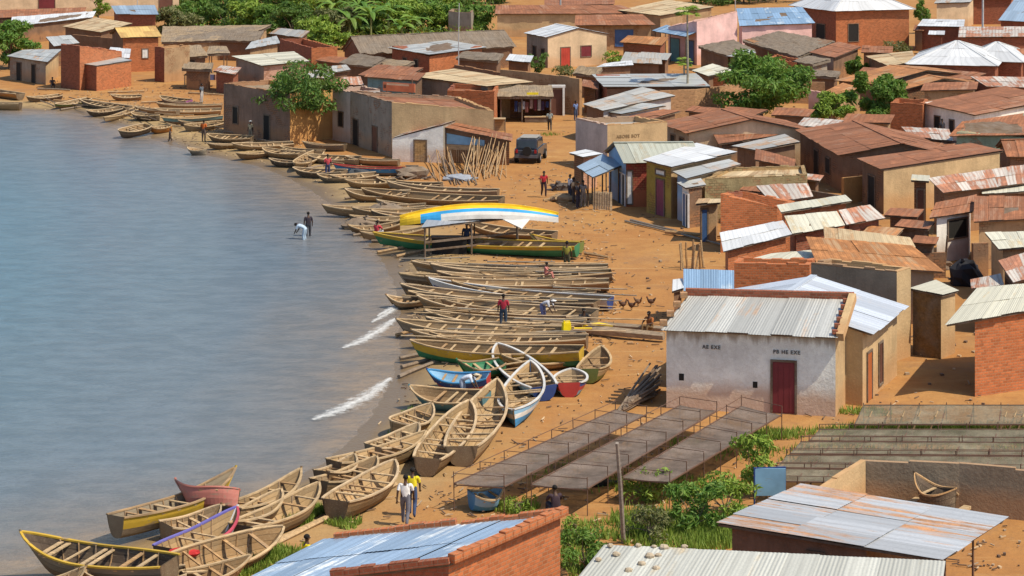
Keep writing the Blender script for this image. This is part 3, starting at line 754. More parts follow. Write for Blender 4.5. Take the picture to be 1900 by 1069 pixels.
def person(label, px, py, pose='stand', face=0.0, shirt=(.5, .5, .5), trous=(.1, .1, .12), hat=None, z=None, h=1.0, fingers=False, group=None, bare=False):
    """face: heading in degrees, 0 = towards the camera, 90 = towards +X"""
    J = POSES[pose]; b = P(px, py, 0 if z is None else z); zz = gz(b.x, b.y) if z is None else z; b.z = zz
    t = bpy.data.meshes.new('person'); V = []; E = []; R = []; own = []
    def add(p, r, par, k):
        V.append(Vector(p)); R.append(r); own.append(k)
        if par is not None: E.append((par, len(V) - 1))
        return len(V) - 1
    pel = add(J['pel'], (.165, .125), None, 't'); pm = Vector(J['pel']).lerp(Vector(J['chest']), .5)
    mi = add(pm, (.16, .12), pel, 's'); ch = add(J['chest'], (.175, .125), mi, 's')
    nk = add(J['neck'], (.055, .055), ch, 'k'); hd0 = add(Vector(J['neck']).lerp(Vector(J['head']), .55), (.062, .07), nk, 'k')
    hd = add(J['head'], (.082, .098), hd0, 'k'); hu = Vector(J['head']) - Vector(J['neck']); hu.normalize()
    add(Vector(J['head']) + hu * .085, (.055, .065), hd, 'k')
    for side, key in ((1, 'la'), (-1, 'ra')):
        a = J[key]; s = add(a[0], (.072, .072), ch, 's'); m0 = add(Vector(a[0]).lerp(Vector(a[1]), .55), (.066, .066), s, 's'); e = add(a[1], (.043, .043), m0, 'k'); w = add(a[2], (.028, .03), e, 'k')
        d = (Vector(a[2]) - Vector(a[1])).normalized(); pm_ = add(Vector(a[2]) + d * .07, (.038, .02), w, 'k')
        if fingers:
            sx = d.cross(Vector((0, 1, 0))).normalized() if abs(d.y) < .9 else Vector((1, 0, 0))
            for q in range(4):
                o_ = sx * (q - 1.5) * .02; k1 = add(Vector(a[2]) + d * .115 + o_, (.009, .009), pm_, 'k'); add(Vector(a[2]) + d * (.155 - .008 * abs(q - 1.4)) + o_ + Vector((0, -.015, 0)), (.008, .008), k1, 'k')
            th = add(Vector(a[2]) + d * .06 - sx * .045 + Vector((0, -.01, 0)), (.010, .010), pm_, 'k'); add(Vector(a[2]) + d * .10 - sx * .055 + Vector((0, -.02, 0)), (.009, .009), th, 'k')
    for key in ('ll', 'rl'):
        a = J[key]; s = add(a[0], (.098, .098), pel, 't'); m0 = add(Vector(a[0]).lerp(Vector(a[1]), .5), (.095, .098), s, 't'); k_ = add(a[1], (.074, .078), m0, 't')
        m1 = add(Vector(a[1]).lerp(Vector(a[2]), .4), (.068, .070), k_, 't'); an = add(a[2], (.056, .060), m1, 't'); add(a[3], (.040, .028), an, 'k')
    t.from_pydata([tuple(v * h) for v in V], E, []); o = bpy.data.objects.new('skin_src', t); COL.objects.link(o)
    md = o.modifiers.new('s', 'SKIN'); md.use_smooth_shade = True
    for i, r in enumerate(R):
        t.skin_vertices[0].data[i].radius = (r[0] * h, r[1] * h); t.skin_vertices[0].data[i].use_root = (i == pel)
    sd = o.modifiers.new('u', 'SUBSURF'); sd.levels = 1; sd.render_levels = 1
    dg = bpy.context.evaluated_depsgraph_get(); me = bpy.data.meshes.new_from_object(o.evaluated_get(dg)); bpy.data.objects.remove(o)
    me.name = 'person'; me.materials.clear()
    for m in (SKIN, cloth(shirt), cloth(trous)): me.materials.append(m)
    idx = {'k': 0, 's': 1 if not bare else 0, 't': 2}
    pts = [(V[i] * h, own[i]) for i in range(len(V))]
    # sample extra points along bones so that limbs take the right cloth
    for i, j in E:
        for u in (.35, .7): pts.append((V[i].lerp(V[j], u) * h, own[j] if u > .5 else own[i]))
    for p in me.polygons:
        c = p.center; best = min(pts, key=lambda q: (q[0] - c).length_squared); p.material_index = idx[best[1]]; p.use_smooth = True
    po = bpy.data.objects.new('person', me); COL.objects.link(po); po.location = b; po.rotation_euler = (0, 0, math.radians(face)); tag(po, label, 'person', group)
    hm = MB(); hc = Vector(J['head']) * h
    hm.ball(hc + Vector((0, .018, .035)) * h, (.092 * h, .105 * h, .085 * h), HAIR if hat is None else cloth(hat), 10, 6)
    if hat is not None:
        hm.tube([tuple(hc + Vector((0, 0, .055)) * h), tuple(hc + Vector((0, 0, .07)) * h)], [.15 * h, .14 * h], cloth(hat), 12)
    hm.build('hair' if hat is None else 'hat', po, True)
    fm = MB(); fd = Vector((0, -1, 0))
    for sx in (-.033, .033): fm.ball(hc + Vector((sx, -.088, .012)) * h, .013 * h, plain((.55, .5, .45)), 6, 4)
    fm.ball(hc + Vector((0, -.102, -.018)) * h, (.016 * h, .02 * h, .022 * h), SKIN, 6, 4); fm.ball(hc + Vector((0, -.085, -.058)) * h, (.026 * h, .012 * h, .009 * h), plain((.12, .04, .035)), 6, 4)
    for sx in (-.086, .086): fm.ball(hc + Vector((sx, .005, -.005)) * h, (.012 * h, .02 * h, .03 * h), SKIN, 6, 4)
    fm.build('face', po, True)
    return po

# ------------------------------------------------------------------ drying racks
@cached
def netting(c, op):
    g = N('rack_netting', 0.9, 0.1); uv = g.uvr()
    a = g.noise(uv, 1.1, 5); b = g.noise(g.scale(uv, (14, 14, 1)), 1.0, 2)
    cc = g.mix(g.ramp(a, [(0.35, 0.0), (0.68, 1.0)]), mul(c, .7), mul(c, 1.3)); cc = g.mix(g.ramp(b, [(.45, 0.0), (.65, .6)]), cc, mul(c, .45))
    tr = g.n('ShaderNodeBsdfTransparent'); ms = g.n('ShaderNodeMixShader')
    g.l(g.ramp(g.math('ADD', g.math('MULTIPLY', b, .5), g.math('MULTIPLY', a, .5)), [(0.3, op - .25), (0.62, op + .1)]), ms.inputs[0])
    g.l(tr.outputs[0], ms.inputs[1]); g.l(g.b.outputs[0], ms.inputs[2]); g.l(ms.outputs[0], g.t.nodes['Material Output'].inputs[0])
    return g.col(cc)
NET = netting((0.175, 0.135, 0.11), 0.95); NETB = netting((0.20, 0.175, 0.125), 0.78)
def rack(label, q, z=0.95, nb=6, hoop=0.5, m=NET, sag=0.07, group='drying racks'):
    """q: photo pixels of the four top corners (near left, near right, far right, far left); posts every bay on both long sides"""
    p = [P(x, y, z) for x, y in q]
    if (p[1] - p[0]).length > (p[3] - p[0]).length: p = p[1:] + p[:1]
    o = sum(p, Vector()) / 4; o.z = 0; p = [a - o for a in p]; rg = random.Random(int(q[0][0]))
    t = thing('drying_rack', label, 'drying rack', o, 0, group)
    a, b, c, d = p; f = lambda u, v: (a * (1 - u) + b * u) * (1 - v) + (d * (1 - u) + c * u) * v
    mb = MB(); nv = nb * 4; nu = 4; W_ = (b - a).length; L_ = (d - a).length
    pt = lambda i, j: f(i / nu, j / nv) + Vector((0, 0, -sag * math.sin(math.pi * i / nu) * (0.5 + .5 * abs(math.sin(math.pi * j / 4))) + rg.uniform(-.008, .008)))
    G = [[pt(i, j) for i in range(nu + 1)] for j in range(nv + 1)]
    for j in range(nv):
        for i in range(nu):
            mb.poly([G[j][i], G[j][i + 1], G[j + 1][i + 1], G[j + 1][i]], m, [(i * W_ / nu, j * L_ / nv), ((i + 1) * W_ / nu, j * L_ / nv), ((i + 1) * W_ / nu, (j + 1) * L_ / nv), (i * W_ / nu, (j + 1) * L_ / nv)])
    mb.build('netting', t)
    fr = MB()
    fr.beam(a, d, .045, .045, STEEL); fr.beam(b, c, .045, .045, STEEL)
    for k in range(nb + 1): fr.beam(f(0, k / nb) - Vector((0, 0, .05)), f(1, k / nb) - Vector((0, 0, .05)), .04, .04, STEEL)
    fr.build('frame', t)
    for k in range(nb + 1):
        for s in (0, 1):
            r = f(s, k / nb); h = z + hoop * (.85 + .3 * rg.random()); l = MB(); l.tube([(r.x, r.y, -.25), (r.x + rg.uniform(-.04, .04), r.y + rg.uniform(-.04, .04), h)], .019, STEEL, 5); l.build('leg', t)
    if hoop > 0.2:
        r_ = MB()
        for k in range(nb + 1) if group == 'drying racks' else (): r_.beam(f(0, k / nb) + Vector((0, 0, hoop * .92)), f(1, k / nb) + Vector((0, 0, hoop * .92)), .02, .02, STEEL)
        r_.beam(a + Vector((0, 0, hoop * .92)), d + Vector((0, 0, hoop * .92)), .018, .018, STEEL)
        if group != 'drying racks': r_.beam(b + Vector((0, 0, hoop * .92)), c + Vector((0, 0, hoop * .92)), .025, .025, STEEL)
        r_.build('top_rail', t)
    return t

def pole(label, a, b, r=0.05, m=None, name='wooden_pole', cat='pole', group=None):
    """a, b world points"""
    a, b = Vector(a), Vector(b); o = (a + b) / 2; mb = MB(); mid = Vector((rnd.uniform(-.04, .04), rnd.uniform(-.04, .04), rnd.uniform(-.03, .03)))
    mb.tube([a - o, mid, b - o], [r, r * .9, r * .75], m or WOODL, 6); ob = mb.build(name); ob.location = o
    return tag(ob, label, cat, group)
# ------------------------------------------------------------------ ground, lake
def axis(lo, hi, st, far_lo, far_hi):
    a = list(np.arange(lo, hi + 1e-6, st)); s = st; x = hi
    while x < far_hi: s *= 1.35; x += s; a.append(min(x, far_hi))
    s = st; x = lo
    while x > far_lo: s *= 1.35; x -= s; a.insert(0, max(x, far_lo))
    return np.array(a)
gx = axis(-60, 34, 0.75, -2500, 2500); gy = axis(56, 232, 0.75, 5, 3500)
GX, GY = np.meshgrid(gx, gy); GD = shore_dist(GX.ravel(), GY.ravel()); GZ = np.clip(WATER_Z + GD * 0.085, -1.6, 0.0)
rs = np.random.RandomState(3)
rough = (np.sin(GX * .9 + 1.3 * np.sin(GY * .31)) * np.sin(GY * .73 + np.sin(GX * .4)) * 0.035).ravel()
GZ = GZ + np.where(GD > 4, rough - 0.02, rough * .35 * np.clip(GD / 4, 0, 1)) + rs.uniform(-.012, .012, GZ.shape)
me = bpy.data.meshes.new('ground'); nx, ny = len(gx), len(gy)
ii = (np.arange(ny - 1)[:, None] * nx + np.arange(nx - 1)[None, :]).ravel()
F = np.stack([ii, ii + 1, ii + nx + 1, ii + nx], 1)
me.from_pydata(np.stack([GX.ravel(), GY.ravel(), GZ], 1).tolist(), [], F.tolist())
at = me.attributes.new('shore', 'FLOAT', 'POINT'); at.data.foreach_set('value', np.clip(GD, -20, 60).astype(np.float32))
for p in me.polygons: p.use_smooth = True
g = N('beach_and_dirt', 0.95, 0.15); tc = g.n('ShaderNodeTexCoord').outputs['Object']
sh = g.n('ShaderNodeAttribute', _attribute_name='shore').outputs['Fac']
a = g.noise(tc, 0.09, 6, .6); b = g.noise(tc, 0.6, 6, .65); d = g.noise(tc, 4.5, 4); e = g.noise(g.scale(tc, (.25, 1.2, 1)), 1.0, 4)
c = g.mix(g.ramp(a, [(.35, 0.0), (.65, 1.0)]), (0.36, 0.168, 0.055), (0.405, 0.218, 0.077))
c = g.mix(g.ramp(b, [(.42, 0.0), (.68, .75)]), c, (0.30, 0.135, 0.045))
c = g.mix(g.ramp(d, [(.52, 0.0), (.75, .45)]), c, (0.24, 0.125, 0.06))
c = g.mix(g.ramp(e, [(.58, 0.0), (.75, .5)]), c, (0.54, 0.36, 0.16))
tk = g.noise(g.scale(tc, (1.4, .16, 1)), 1.0, 5, .7); c = g.mix(g.ramp(tk, [(.55, 0.0), (.68, .55)]), c, (0.30, 0.15, 0.06))
f2 = g.noise(tc, 0.22, 6, .7); c = g.mix(g.ramp(f2, [(.54, 0.0), (.66, .6)]), c, (0.28, 0.155, 0.075))
sand = g.mix(g.ramp(b, [(.35, 0.0), (.65, 1.0)]), (0.26, 0.175, 0.085), (0.40, 0.28, 0.135))
sn = g.math('ADD', sh, g.math('MULTIPLY', g.math('SUBTRACT', b, .5), 5.0))
c = g.mix(g.ramp(g.math('DIVIDE', sn, 12.0), [(.30, 1.0), (.62, 0.0)]), c, sand)
wet = g.math('DIVIDE', g.math('ADD', sh, g.math('MULTIPLY', g.math('SUBTRACT', a, .5), 2.5)), 4.0)
c = g.mix(g.ramp(wet, [(.12, .9), (.6, 0.0)]), c, (0.15, 0.105, 0.065))
g.l(g.ramp(wet, [(.1, .35), (.55, .95)]), g.b.inputs['Roughness'])
g.bump(g.math('ADD', g.math('MULTIPLY', b, .6), g.math('MULTIPLY', d, .4)), 0.12, .7)
me.materials.append(g.col(c)); go = bpy.data.objects.new('ground', me); COL.objects.link(go); setting(go)

# lake: one sheet at the water level, fine near the beach
wx = axis(-60, 0, 1.5, -2500, 300); wy = axis(56, 215, 1.5, 5, 3000)
WX, WY = np.meshgrid(wx, wy); WD = shore_dist(WX.ravel(), WY.ravel()); nx, ny = len(wx), len(wy)
me = bpy.data.meshes.new('lake_water'); ii = (np.arange(ny - 1)[:, None] * nx + np.arange(nx - 1)[None, :]).ravel()
F = np.stack([ii, ii + 1, ii + nx + 1, ii + nx], 1); keep = (WD[F] < 6).any(1)
me.from_pydata(np.stack([WX.ravel(), WY.ravel(), np.full(WX.size, WATER_Z)], 1).tolist(), [], F[keep].tolist())
at = me.attributes.new('shore', 'FLOAT', 'POINT'); at.data.foreach_set('value', np.clip(WD, -60, 60).astype(np.float32))
g = N('lake_water', 0.22, 0.4); tc = g.n('ShaderNodeTexCoord').outputs['Object']
sh = g.n('ShaderNodeAttribute', _attribute_name='shore').outputs['Fac']
a = g.noise(g.scale(tc, (.05, .03, 1)), 1.0, 5, .6); rip = g.noise(g.scale(tc, (.55, 1.0, 1)), 1.1, 5, .62); rip2 = g.noise(g.scale(tc, (1.8, 3.4, 1)), 1.8, 5, .65); sw = g.noise(g.scale(tc, (.12, .34, 1)), 1.0, 3)
k = g.math('DIVIDE', g.math('ADD', g.math('MULTIPLY', sh, -1.0), g.math('MULTIPLY', g.math('SUBTRACT', a, .5), 14.0)), 26.0)
c = g.ramp(k, [(0.0, (0.27, 0.20, 0.14)), (.08, (0.20, 0.18, 0.165)), (.30, (0.145, 0.18, 0.215)), (.95, (0.095, 0.185, 0.25))])
c = g.mix(g.ramp(rip, [(.40, 0.0), (.60, .65)]), c, g.mix(.45, c, (0.03, 0.06, 0.09)))  # ripple shading is also darkened into the water colour
g.bump(g.math('ADD', g.math('ADD', g.math('MULTIPLY', rip, .8), g.math('MULTIPLY', rip2, .4)), g.math('MULTIPLY', sw, 1.1)), .4, .75)
g.b.inputs['IOR'].default_value = 1.33
me.materials.append(g.col(c)); wo = bpy.data.objects.new('lake_water', me); COL.objects.link(wo); setting(wo)

# breaking wavelets: low ridges of foam lying on the water along the beach
FO = N('foam', .8, .2); o_ = FO.obj(); fa = FO.noise(FO.scale(FO.uv(), (1.1, 2.2, 1)), 2.0, 8, .8)
sx = FO.n('ShaderNodeSeparateXYZ'); FO.l(FO.uv(), sx.inputs[0])
edge = FO.math('MULTIPLY', FO.math('ABSOLUTE', FO.math('SUBTRACT', sx.outputs[1], .5)), .9)
tr = FO.n('ShaderNodeBsdfTransparent'); ms = FO.n('ShaderNodeMixShader')
FO.l(FO.ramp(FO.math('SUBTRACT', fa, edge), [(.24, 0.0), (.62, .8)]), ms.inputs[0]); FO.l(tr.outputs[0], ms.inputs[1]); FO.l(FO.b.outputs[0], ms.inputs[2]); FO.l(ms.outputs[0], FO.t.nodes['Material Output'].inputs[0])
FOAM = FO.col((.82, .82, .80))
fm = MB()
def foam(pts, w, hz=.10):
    rg = random.Random(int(pts[0][0])); q = [P(x, y, WATER_Z) for x, y in pts]; fine = []
    for i in range(len(q) - 1):
        for s in range(6): fine.append(q[i].lerp(q[i + 1], s / 6))
    fine.append(q[-1]); L = 0; n = len(fine)
    for i in range(n - 1):
        a_, b_ = fine[i], fine[i + 1]; d_ = (b_ - a_); nn = Vector((-d_.y, d_.x, 0)).normalized(); l2 = L + d_.length
        k0, k1 = math.sin(math.pi * (i + .3) / n) ** .5, math.sin(math.pi * (i + 1.3) / n) ** .5
        for s in range(4):
            v0, v1 = s / 4, (s + 1) / 4; hh = lambda v: Vector((0, 0, hz * math.sin(math.pi * v) + .012))
            fm.poly([a_ + nn * w * k0 * (v0 - .5) + hh(v0), b_ + nn * w * k1 * (v0 - .5) + hh(v0), b_ + nn * w * k1 * (v1 - .5) + hh(v1), a_ + nn * w * k0 * (v1 - .5) + hh(v1)], FOAM, [(L, v0), (l2, v0), (l2, v1), (L, v1)])
        L = l2
foam([(580, 782), (615, 770), (650, 754), (685, 734), (724, 704)], 1.9, .07)
foam([(636, 648), (668, 636), (695, 620), (734, 592)], 1.6, .05)
foam([(700, 590), (725, 576), (738, 566)], .9, .1)
foam([(236, 1000), (268, 990), (300, 976), (330, 962)], 1.6, .08)
foam([(690, 600), (715, 585), (738, 572)], 1.0, .04)
setting(fm.build('foam'), 'stuff')
# ------------------------------------------------------------------ houses, from the far rows to the near ones
H = house
def shed(*a, **k): k.setdefault('name', 'shed'); k.setdefault('cat', 'shed'); k.setdefault('poor', True); return house(*a, **k)
# --- far edge and the far left quarter
H('long cream house across the back behind the blue-grey roof', [(-40, -20), (336, -24), (336, -34), (-40, -32)], 4.0, 'mono', TANR, CREAMW, ops=[(0, .29, .37, 1.2, 2.6, 'window', 'maroon'), (0, .90, .965, .9, 2.6, 'window', 'brown')])
H('long brown rusty roof house below the cream house', [(-20, 34), (155, 27), (160, 14), (-20, 20)], [2.6, 2.6, 3.2, 3.2], 'mono', RUST, MUDD)
shed('long low shed with bright galvanized roof by the leafy tree', [(19, 50), (172, 32), (178, 21), (22, 32)], [2.3, 2.3, 2.8, 2.8], 'mono', WHITE, MUDD)
H('mud house with weathered orange tan roof behind the dark wall', [(116, 49), (187, 60), (246, 44), (178, 33)], [2.5, 2.5, 3, 3], 'mono', TANR, MUDD)
H('brick house with grey blue roof beside the tall thin pole', [(215, 26), (294, 27), (287, 10), (206, 11)], [2.9, 2.9, 3.8, 3.8], 'mono', GALVB, BRKD)
H('narrow brick house with yellow tan gable roof', [(224, 70), (300, 68), (288, 49), (213, 52)], [3.6, 3.6, 4.4, 4.4], 'gr', YELR, [BRKO, BRKO, BRKD, MUDD], ops=[(0, .55, .70, 1.4, 2.3, 'window', 'white')])
wall_thing('long dark mud wall behind the red brick house', [(134, 64), (200, 70), (246, 74)], [2.4, 2.4, 2.4], .25, MUDD)
shed('tiny shed with pale tilted roof beside the leafy tree', [(100, 86), (147, 80), (131, 66), (85, 69)], [2.2, 2.2, 2.8, 2.8], 'mono', GALV, MUDD)
H('low lakeside house with galvanized roof and two dark doors', [(12, 104), (88, 115), (115, 92), (43, 93)], [2.35, 2.35, 2.7, 2.7], 'mono', GALV, [GREY, TAN, TAN, GREY], ops=[(0, .2, .32, 0, 1.8, 'door', 'dark'), (0, .62, .72, 0, 1.8, 'door', 'dark')])
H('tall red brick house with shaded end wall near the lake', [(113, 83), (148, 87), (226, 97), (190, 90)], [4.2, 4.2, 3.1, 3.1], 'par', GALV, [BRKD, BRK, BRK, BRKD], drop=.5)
shed('low shed with white sheet roof behind the two red brick houses', [(196, 106), (240, 108), (243, 92), (205, 88)], [2.5, 2.5, 3.1, 3.1], 'mono', WHITE, BRKD)
H('small square red brick house with thin grey roof at the beach', [(149, 118), (179, 122), (245, 112), (222, 107)], [2.45, 2.45, 2.5, 2.6], 'mono', GALV, [BRKD, BRKO, BRKO, BRKD], ov=.06)
H('roofless mud tower house with tan plastered front', [(287, 88), (305, 90), (352, 86), (334, 84)], 3.4, 'par', TANR, [BRKD, MUD, MUD, MUD], drop=.3)
H('very long low house with straw roof below the green thicket', [(298, 79), (440, 74), (505, 47), (302, 50)], [2.2, 2.2, 3.4, 3.4], 'mono', THA, MUD)
shed('small straw roof shelter with open dark front', [(336, 106), (386, 104), (372, 84), (350, 85)], [2.1, 2.1, 2.9, 2.9], 'mono', THA, [MUDD, MUD, MUD, MUDD], ops=[(0, .15, .5, 0, 1.7, 'door', 'dark')])  # the near-black door panel stands in for the shelter's dark inside
shed('straw roof shelter with pale posts next to the small shelter', [(382, 101), (427, 99), (420, 86), (388, 86)], [2.2, 2.2, 2.8, 2.8], 'open', THA, None)
shed('thatched hut at the edge of the green thicket', [(402, 75), (478, 77), (490, 58), (412, 58)], [2.2, 2.2, 3, 3], 'mono', THAG, MUDD)
shed('shed with tilted galvanized roof before the dark brick wall', [(455, 92), (520, 80), (513, 67), (466, 78)], [2.3, 2.3, 3.0, 3.0], 'mono', GALV, MUD)
H('house with sagging pale roof and pinkish front behind the tree', [(430, 104), (486, 122), (574, 114), (545, 96)], [2.5, 2.4, 2.6, 3.0], 'mono', CREAM, [GREY, PINKB, PINKB, GREY], poor=True, ops=[(1, .55, .72, 0, 1.8, 'door', 'brown')])
H('roofless brick house with weeds on its orange end wall', [(519, 73), (578, 90), (626, 89)], 3.2, 'par', RUST, [BRKD, BRKO, BRKO, BRKD], drop=.8)
H('big thatched house with dark gable facing the lake', [(668, 100), (958, 87), (935, 56), (650, 68)], [2.2, 2.2, 4.6, 4.6], 'gr', THAG, MUDD)
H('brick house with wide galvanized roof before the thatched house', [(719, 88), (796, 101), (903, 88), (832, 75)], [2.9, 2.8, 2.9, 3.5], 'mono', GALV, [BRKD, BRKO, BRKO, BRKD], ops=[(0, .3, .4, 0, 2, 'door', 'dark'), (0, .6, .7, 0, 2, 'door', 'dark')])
shed('hut with worn brown thatch beside the pale tin roofs', [(628, 117), (690, 124), (716, 108), (660, 100)], [2.2, 2.2, 2.9, 2.9], 'mono', THAG, MUDD)
shed('low hut with worn tan straw roof below the brick house', [(680, 122), (735, 128), (770, 115), (712, 110)], [2.1, 2.1, 2.6, 2.6], 'mono', THA, MUDD)
shed('shed with flat rust brown roof behind the teal shop', [(664, 139), (745, 148), (786, 127), (702, 120)], [2.6, 2.6, 3.0, 3.0], 'mono', RUST, MUDD)
shed('little shed with pale tin roof above the round tree', [(602, 137), (650, 130), (642, 121), (607, 124)], [2.2, 2.2, 2.6, 2.6], 'mono', PALE, MUDD)
shed('patched tin shed between the round tree and the teal shop', [(618, 160), (674, 157), (668, 142), (622, 145)], [2.2, 2.2, 2.7, 2.7], 'mono', MIX, MUDD)
H('teal painted shop with rusty awning behind the big tan building', [(675, 142), (775, 150), (790, 136), (690, 130)], [3.2, 3.2, 3.5, 3.5], 'mono', RUST, [TEAL, MUDD, MUDD, TEAL], name='shop', cat='shop')
H('house with broad flat tan roof and orange brick panel', [(757, 140), (904, 160), (990, 152), (842, 128)], [3.0, 3.0, 3.0, 3.3], 'mono', TANR, [GREY, TAN, TAN, GREY])
H('orange brick house between the tan roof and the market kiosk', [(830, 168), (917, 172), (925, 160), (840, 157)], [2.9, 2.9, 2.9, 2.9], 'par', RUST, [BRKO, BRKO, BRKO, BRKD])
wall_thing('dark brown mud wall above the broad tan roof', [(843, 120), (915, 133), (988, 141)], [2.6, 2.4, 2.3], .3, MUDD)
H('big windowless tan plastered building facing the beach', [(650, 170), (727, 191), (916, 206), (850, 180)], [4.1, 4.1, 3.6, 3.6], 'par', RUST, [GREY, TAN, TAN, GREY], drop=.25, par=.3, name='warehouse', cat='building', ops=[(0, .08, .2, 0, 2.0, 'door', 'dark'), (0, .55, .66, 0, 1.9, 'door', 'brown')])
H('grey painted house with one slit window beside the round tree', [(617, 166), (650, 172), (705, 168), (672, 160)], 4.0, 'par', RUST, [LIL, LIL, LIL, LIL], drop=.3, ops=[(0, .35, .6, 1.2, 2.3, 'window', 'dark')])
H('dark purplish building with bright orange end wall behind the tree', [(415, 155), (538, 176), (617, 166), (500, 150)], [4.1, 3.9, 3.9, 4.0], 'par', THA, [PUR, ORG, ORG, PUR], drop=.3, ops=[(0, .15, .22, 1.0, 2.3, 'window', 'dark'), (0, .62, .70, 0, 2, 'door', 'dark')], name='building', cat='building')
# --- top middle
H('long rusty roof house behind the utility pole', [(918, 26), (1195, 25), (1150, 10), (920, 10)], [2.9, 2.9, 3.6, 3.6], 'mono', RUST, [TAN, TAN, TAN, TAN])
H('rusty roof shop with blue painted window and doors', [(1066, 47), (1216, 46), (1192, 27), (1068, 28)], [3.0, 3.0, 3.8, 3.8], 'mono', RUST, MUD, name='shop', cat='shop', ov=[.8, .3, .2, .3], ops=[(0, .52, .75, .5, 2.3, 'window', 'blue', 'blue'), (0, .05, .14, 0, 2.0, 'door', 'brown')])
H('house with wide orange tan roof beside the blue canopy', [(1146, 19), (1225, 29), (1325, 13), (1240, 0)], [3.2, 3.2, 3.6, 3.6], 'mono', TANR, MUD)
H('small tan house with red door and white gable roof', [(972, 61), (1013, 69), (1131, 63)], 3.3, 'gable', WHITE, [GREY, CREAMW, CREAMW, GREY], zr=4.1, ov=[.3, .15, .3, .15], ops=[(1, .22, .37, 0.05, 2.05, 'door', 'red'), (1, .56, .73, 1.0, 2.1, 'window', 'maroon'), (0, .3, .45, .9, 2, 'window', 'dark'), (0, .7, .85, 0, 1.9, 'door', 'dark')])
wall_thing('tan mud compound wall behind the market street', [(928, 130), (1000, 136), (1075, 146)], [3.2, 3.2, 3.2], .3, MUD)
shed('lean-to with thin white roof beside the dry bush', [(1104, 125), (1175, 121), (1172, 113), (1122, 118)], [2.4, 2.4, 2.7, 2.7], 'mono', WHITE, MUDD)
shed('grey thatched hut below the blue shop doors', [(1150, 116), (1228, 119), (1226, 101), (1160, 97)], [2.3, 2.3, 3.0, 3.0], 'mono', PALE, MUDD)
H('long house with grey sheet roof and red brick end', [(1098, 138), (1121, 161), (1318, 161), (1292, 137)], [3.0, 2.7, 2.7, 3.4], 'mono', GALV, [BRKD, MUDD, MUD, MUD])
wall_thing('tan brick wall behind the two papaya trees', [(1225, 168), (1290, 166), (1345, 160)], [2.6, 2.6, 2.6], .25, BRKT)
H('house with patched silver and white roof near the street', [(1081, 193), (1119, 205), (1253, 178), (1192, 162)], [2.7, 2.6, 2.7, 3.1], 'mono', PALE, [MUDD, LIL, LIL, MUDD])
shed('narrow shed with dull silver roof below the patched roof house', [(1120, 207), (1152, 212), (1236, 196), (1192, 192)], [2.3, 2.3, 2.4, 2.6], 'mono', GALV, LIL)
shed('narrow shed with red roof and white eave board', [(1150, 220), (1187, 227), (1263, 206), (1230, 203)], [2.3, 2.3, 2.4, 2.6], 'mono', RUST, MUDD)
LT, *_r = H('tan building with faded lettering and lilac end wall', [(1068, 221), (1127, 233), (1238, 227), (1180, 217)], 3.3, 'par', GALV, [LIL, TAN, TAN, GREY], drop=.35, name='building', cat='building')
# --- pink and orange houses, top
H('pale pink house with high parapet and teal doors', [(1240, 50), (1293, 40), (1368, 22)], [3.7, 4.7, 5.4, 4.4], 'par', GALVB, [PNK, PNK, PNK, PNK], drop=.6, ops=[(0, .08, .4, 0, 2.5, 'door', 'teal'), (0, .62, .9, 0, 2.5, 'door', 'blue')])
H('pink house with pale blue sheet roof', [(1372, 48), (1512, 43), (1488, 14), (1366, 16)], [3.9, 3.9, 5.2, 5.2], 'mono', BLUR, PNK, ops=[(0, .2, .32, 1.2, 2.2, 'window', 'shutter')])
shed('open porch with pale blue sheet canopy before the pink house', [(1210, 57), (1272, 68), (1296, 58), (1236, 47)], [3.2, 3.2, 3.6, 3.6], 'open', BLUR, None, name='porch', cat='porch', posts=4)
H('orange brick house with shining hipped metal roof', [(1462, 10), (1548, 21), (1698, 17)], 4.6, 'hip', WHITE, [BRKD, BRKO, BRKO, BRKD], zr=7.4, ov=.5, ops=[(0, .55, .75, 1.2, 2.8, 'window', 'dark'), (0, .12, .34, 1.2, 2.8, 'window', 'dark'), (1, .17, .30, 1.0, 3.0, 'window', 'dark')])
H('tan plastered house at the top edge with pale roof', [(1733, 6), (1800, 4), (1815, -12), (1745, -10)], [3.4, 3.4, 3.9, 3.9], 'mono', PALE, CREAMW)
H('red brown house behind the tall grey pole', [(1802, -2), (1880, -2), (1890, -16), (1805, -16)], [3.4, 3.4, 4, 4], 'mono', RUST, [BRKD, BRKO, BRKO, BRKD])
H('house with big steep blue sheet roof at the corner of the photo', [(1852, 38), (1990, 44), (1990, -8), (1892, -14)], [2.6, 2.6, 4.6, 4.6], 'mono', GALVB, BRKD)
H('dark brick house with stepped pale roofs near the shining pyramid', [(1702, 48), (1788, 50), (1790, 37), (1712, 36)], [2.9, 2.9, 3.2, 3.2], 'mono', WHITE, BRKD)
shed('dark brick shed with small bright white roof by the thin post', [(1722, 64), (1752, 65), (1753, 58), (1724, 57)], [2.3, 2.3, 2.6, 2.6], 'mono', WHITE, BRKD)
H('brick row house with two pale sheets on its roof', [(1778, 69), (1930, 68), (1930, 50), (1780, 50)], [2.7, 2.7, 3.0, 3.0], 'mono', MIX, BRKD)
H('house with shining white pyramid roof', [(1680, 119), (1852, 123), (1868, 101)], 3.0, 'hip', WHITE, BRKD, zr=4.75, ov=.3)
H('house with bright metal hip roof behind the white pyramid', [(1786, 112), (1900, 116), (1912, 98)], 3.0, 'hip', WHITE, BRKD, zr=4.4)
H('rusty roof house at the right edge behind the pyramids', [(1848, 113), (1960, 114), (1960, 91), (1842, 91)], [2.8, 2.8, 3.6, 3.6], 'mono', RUST, BRKD)
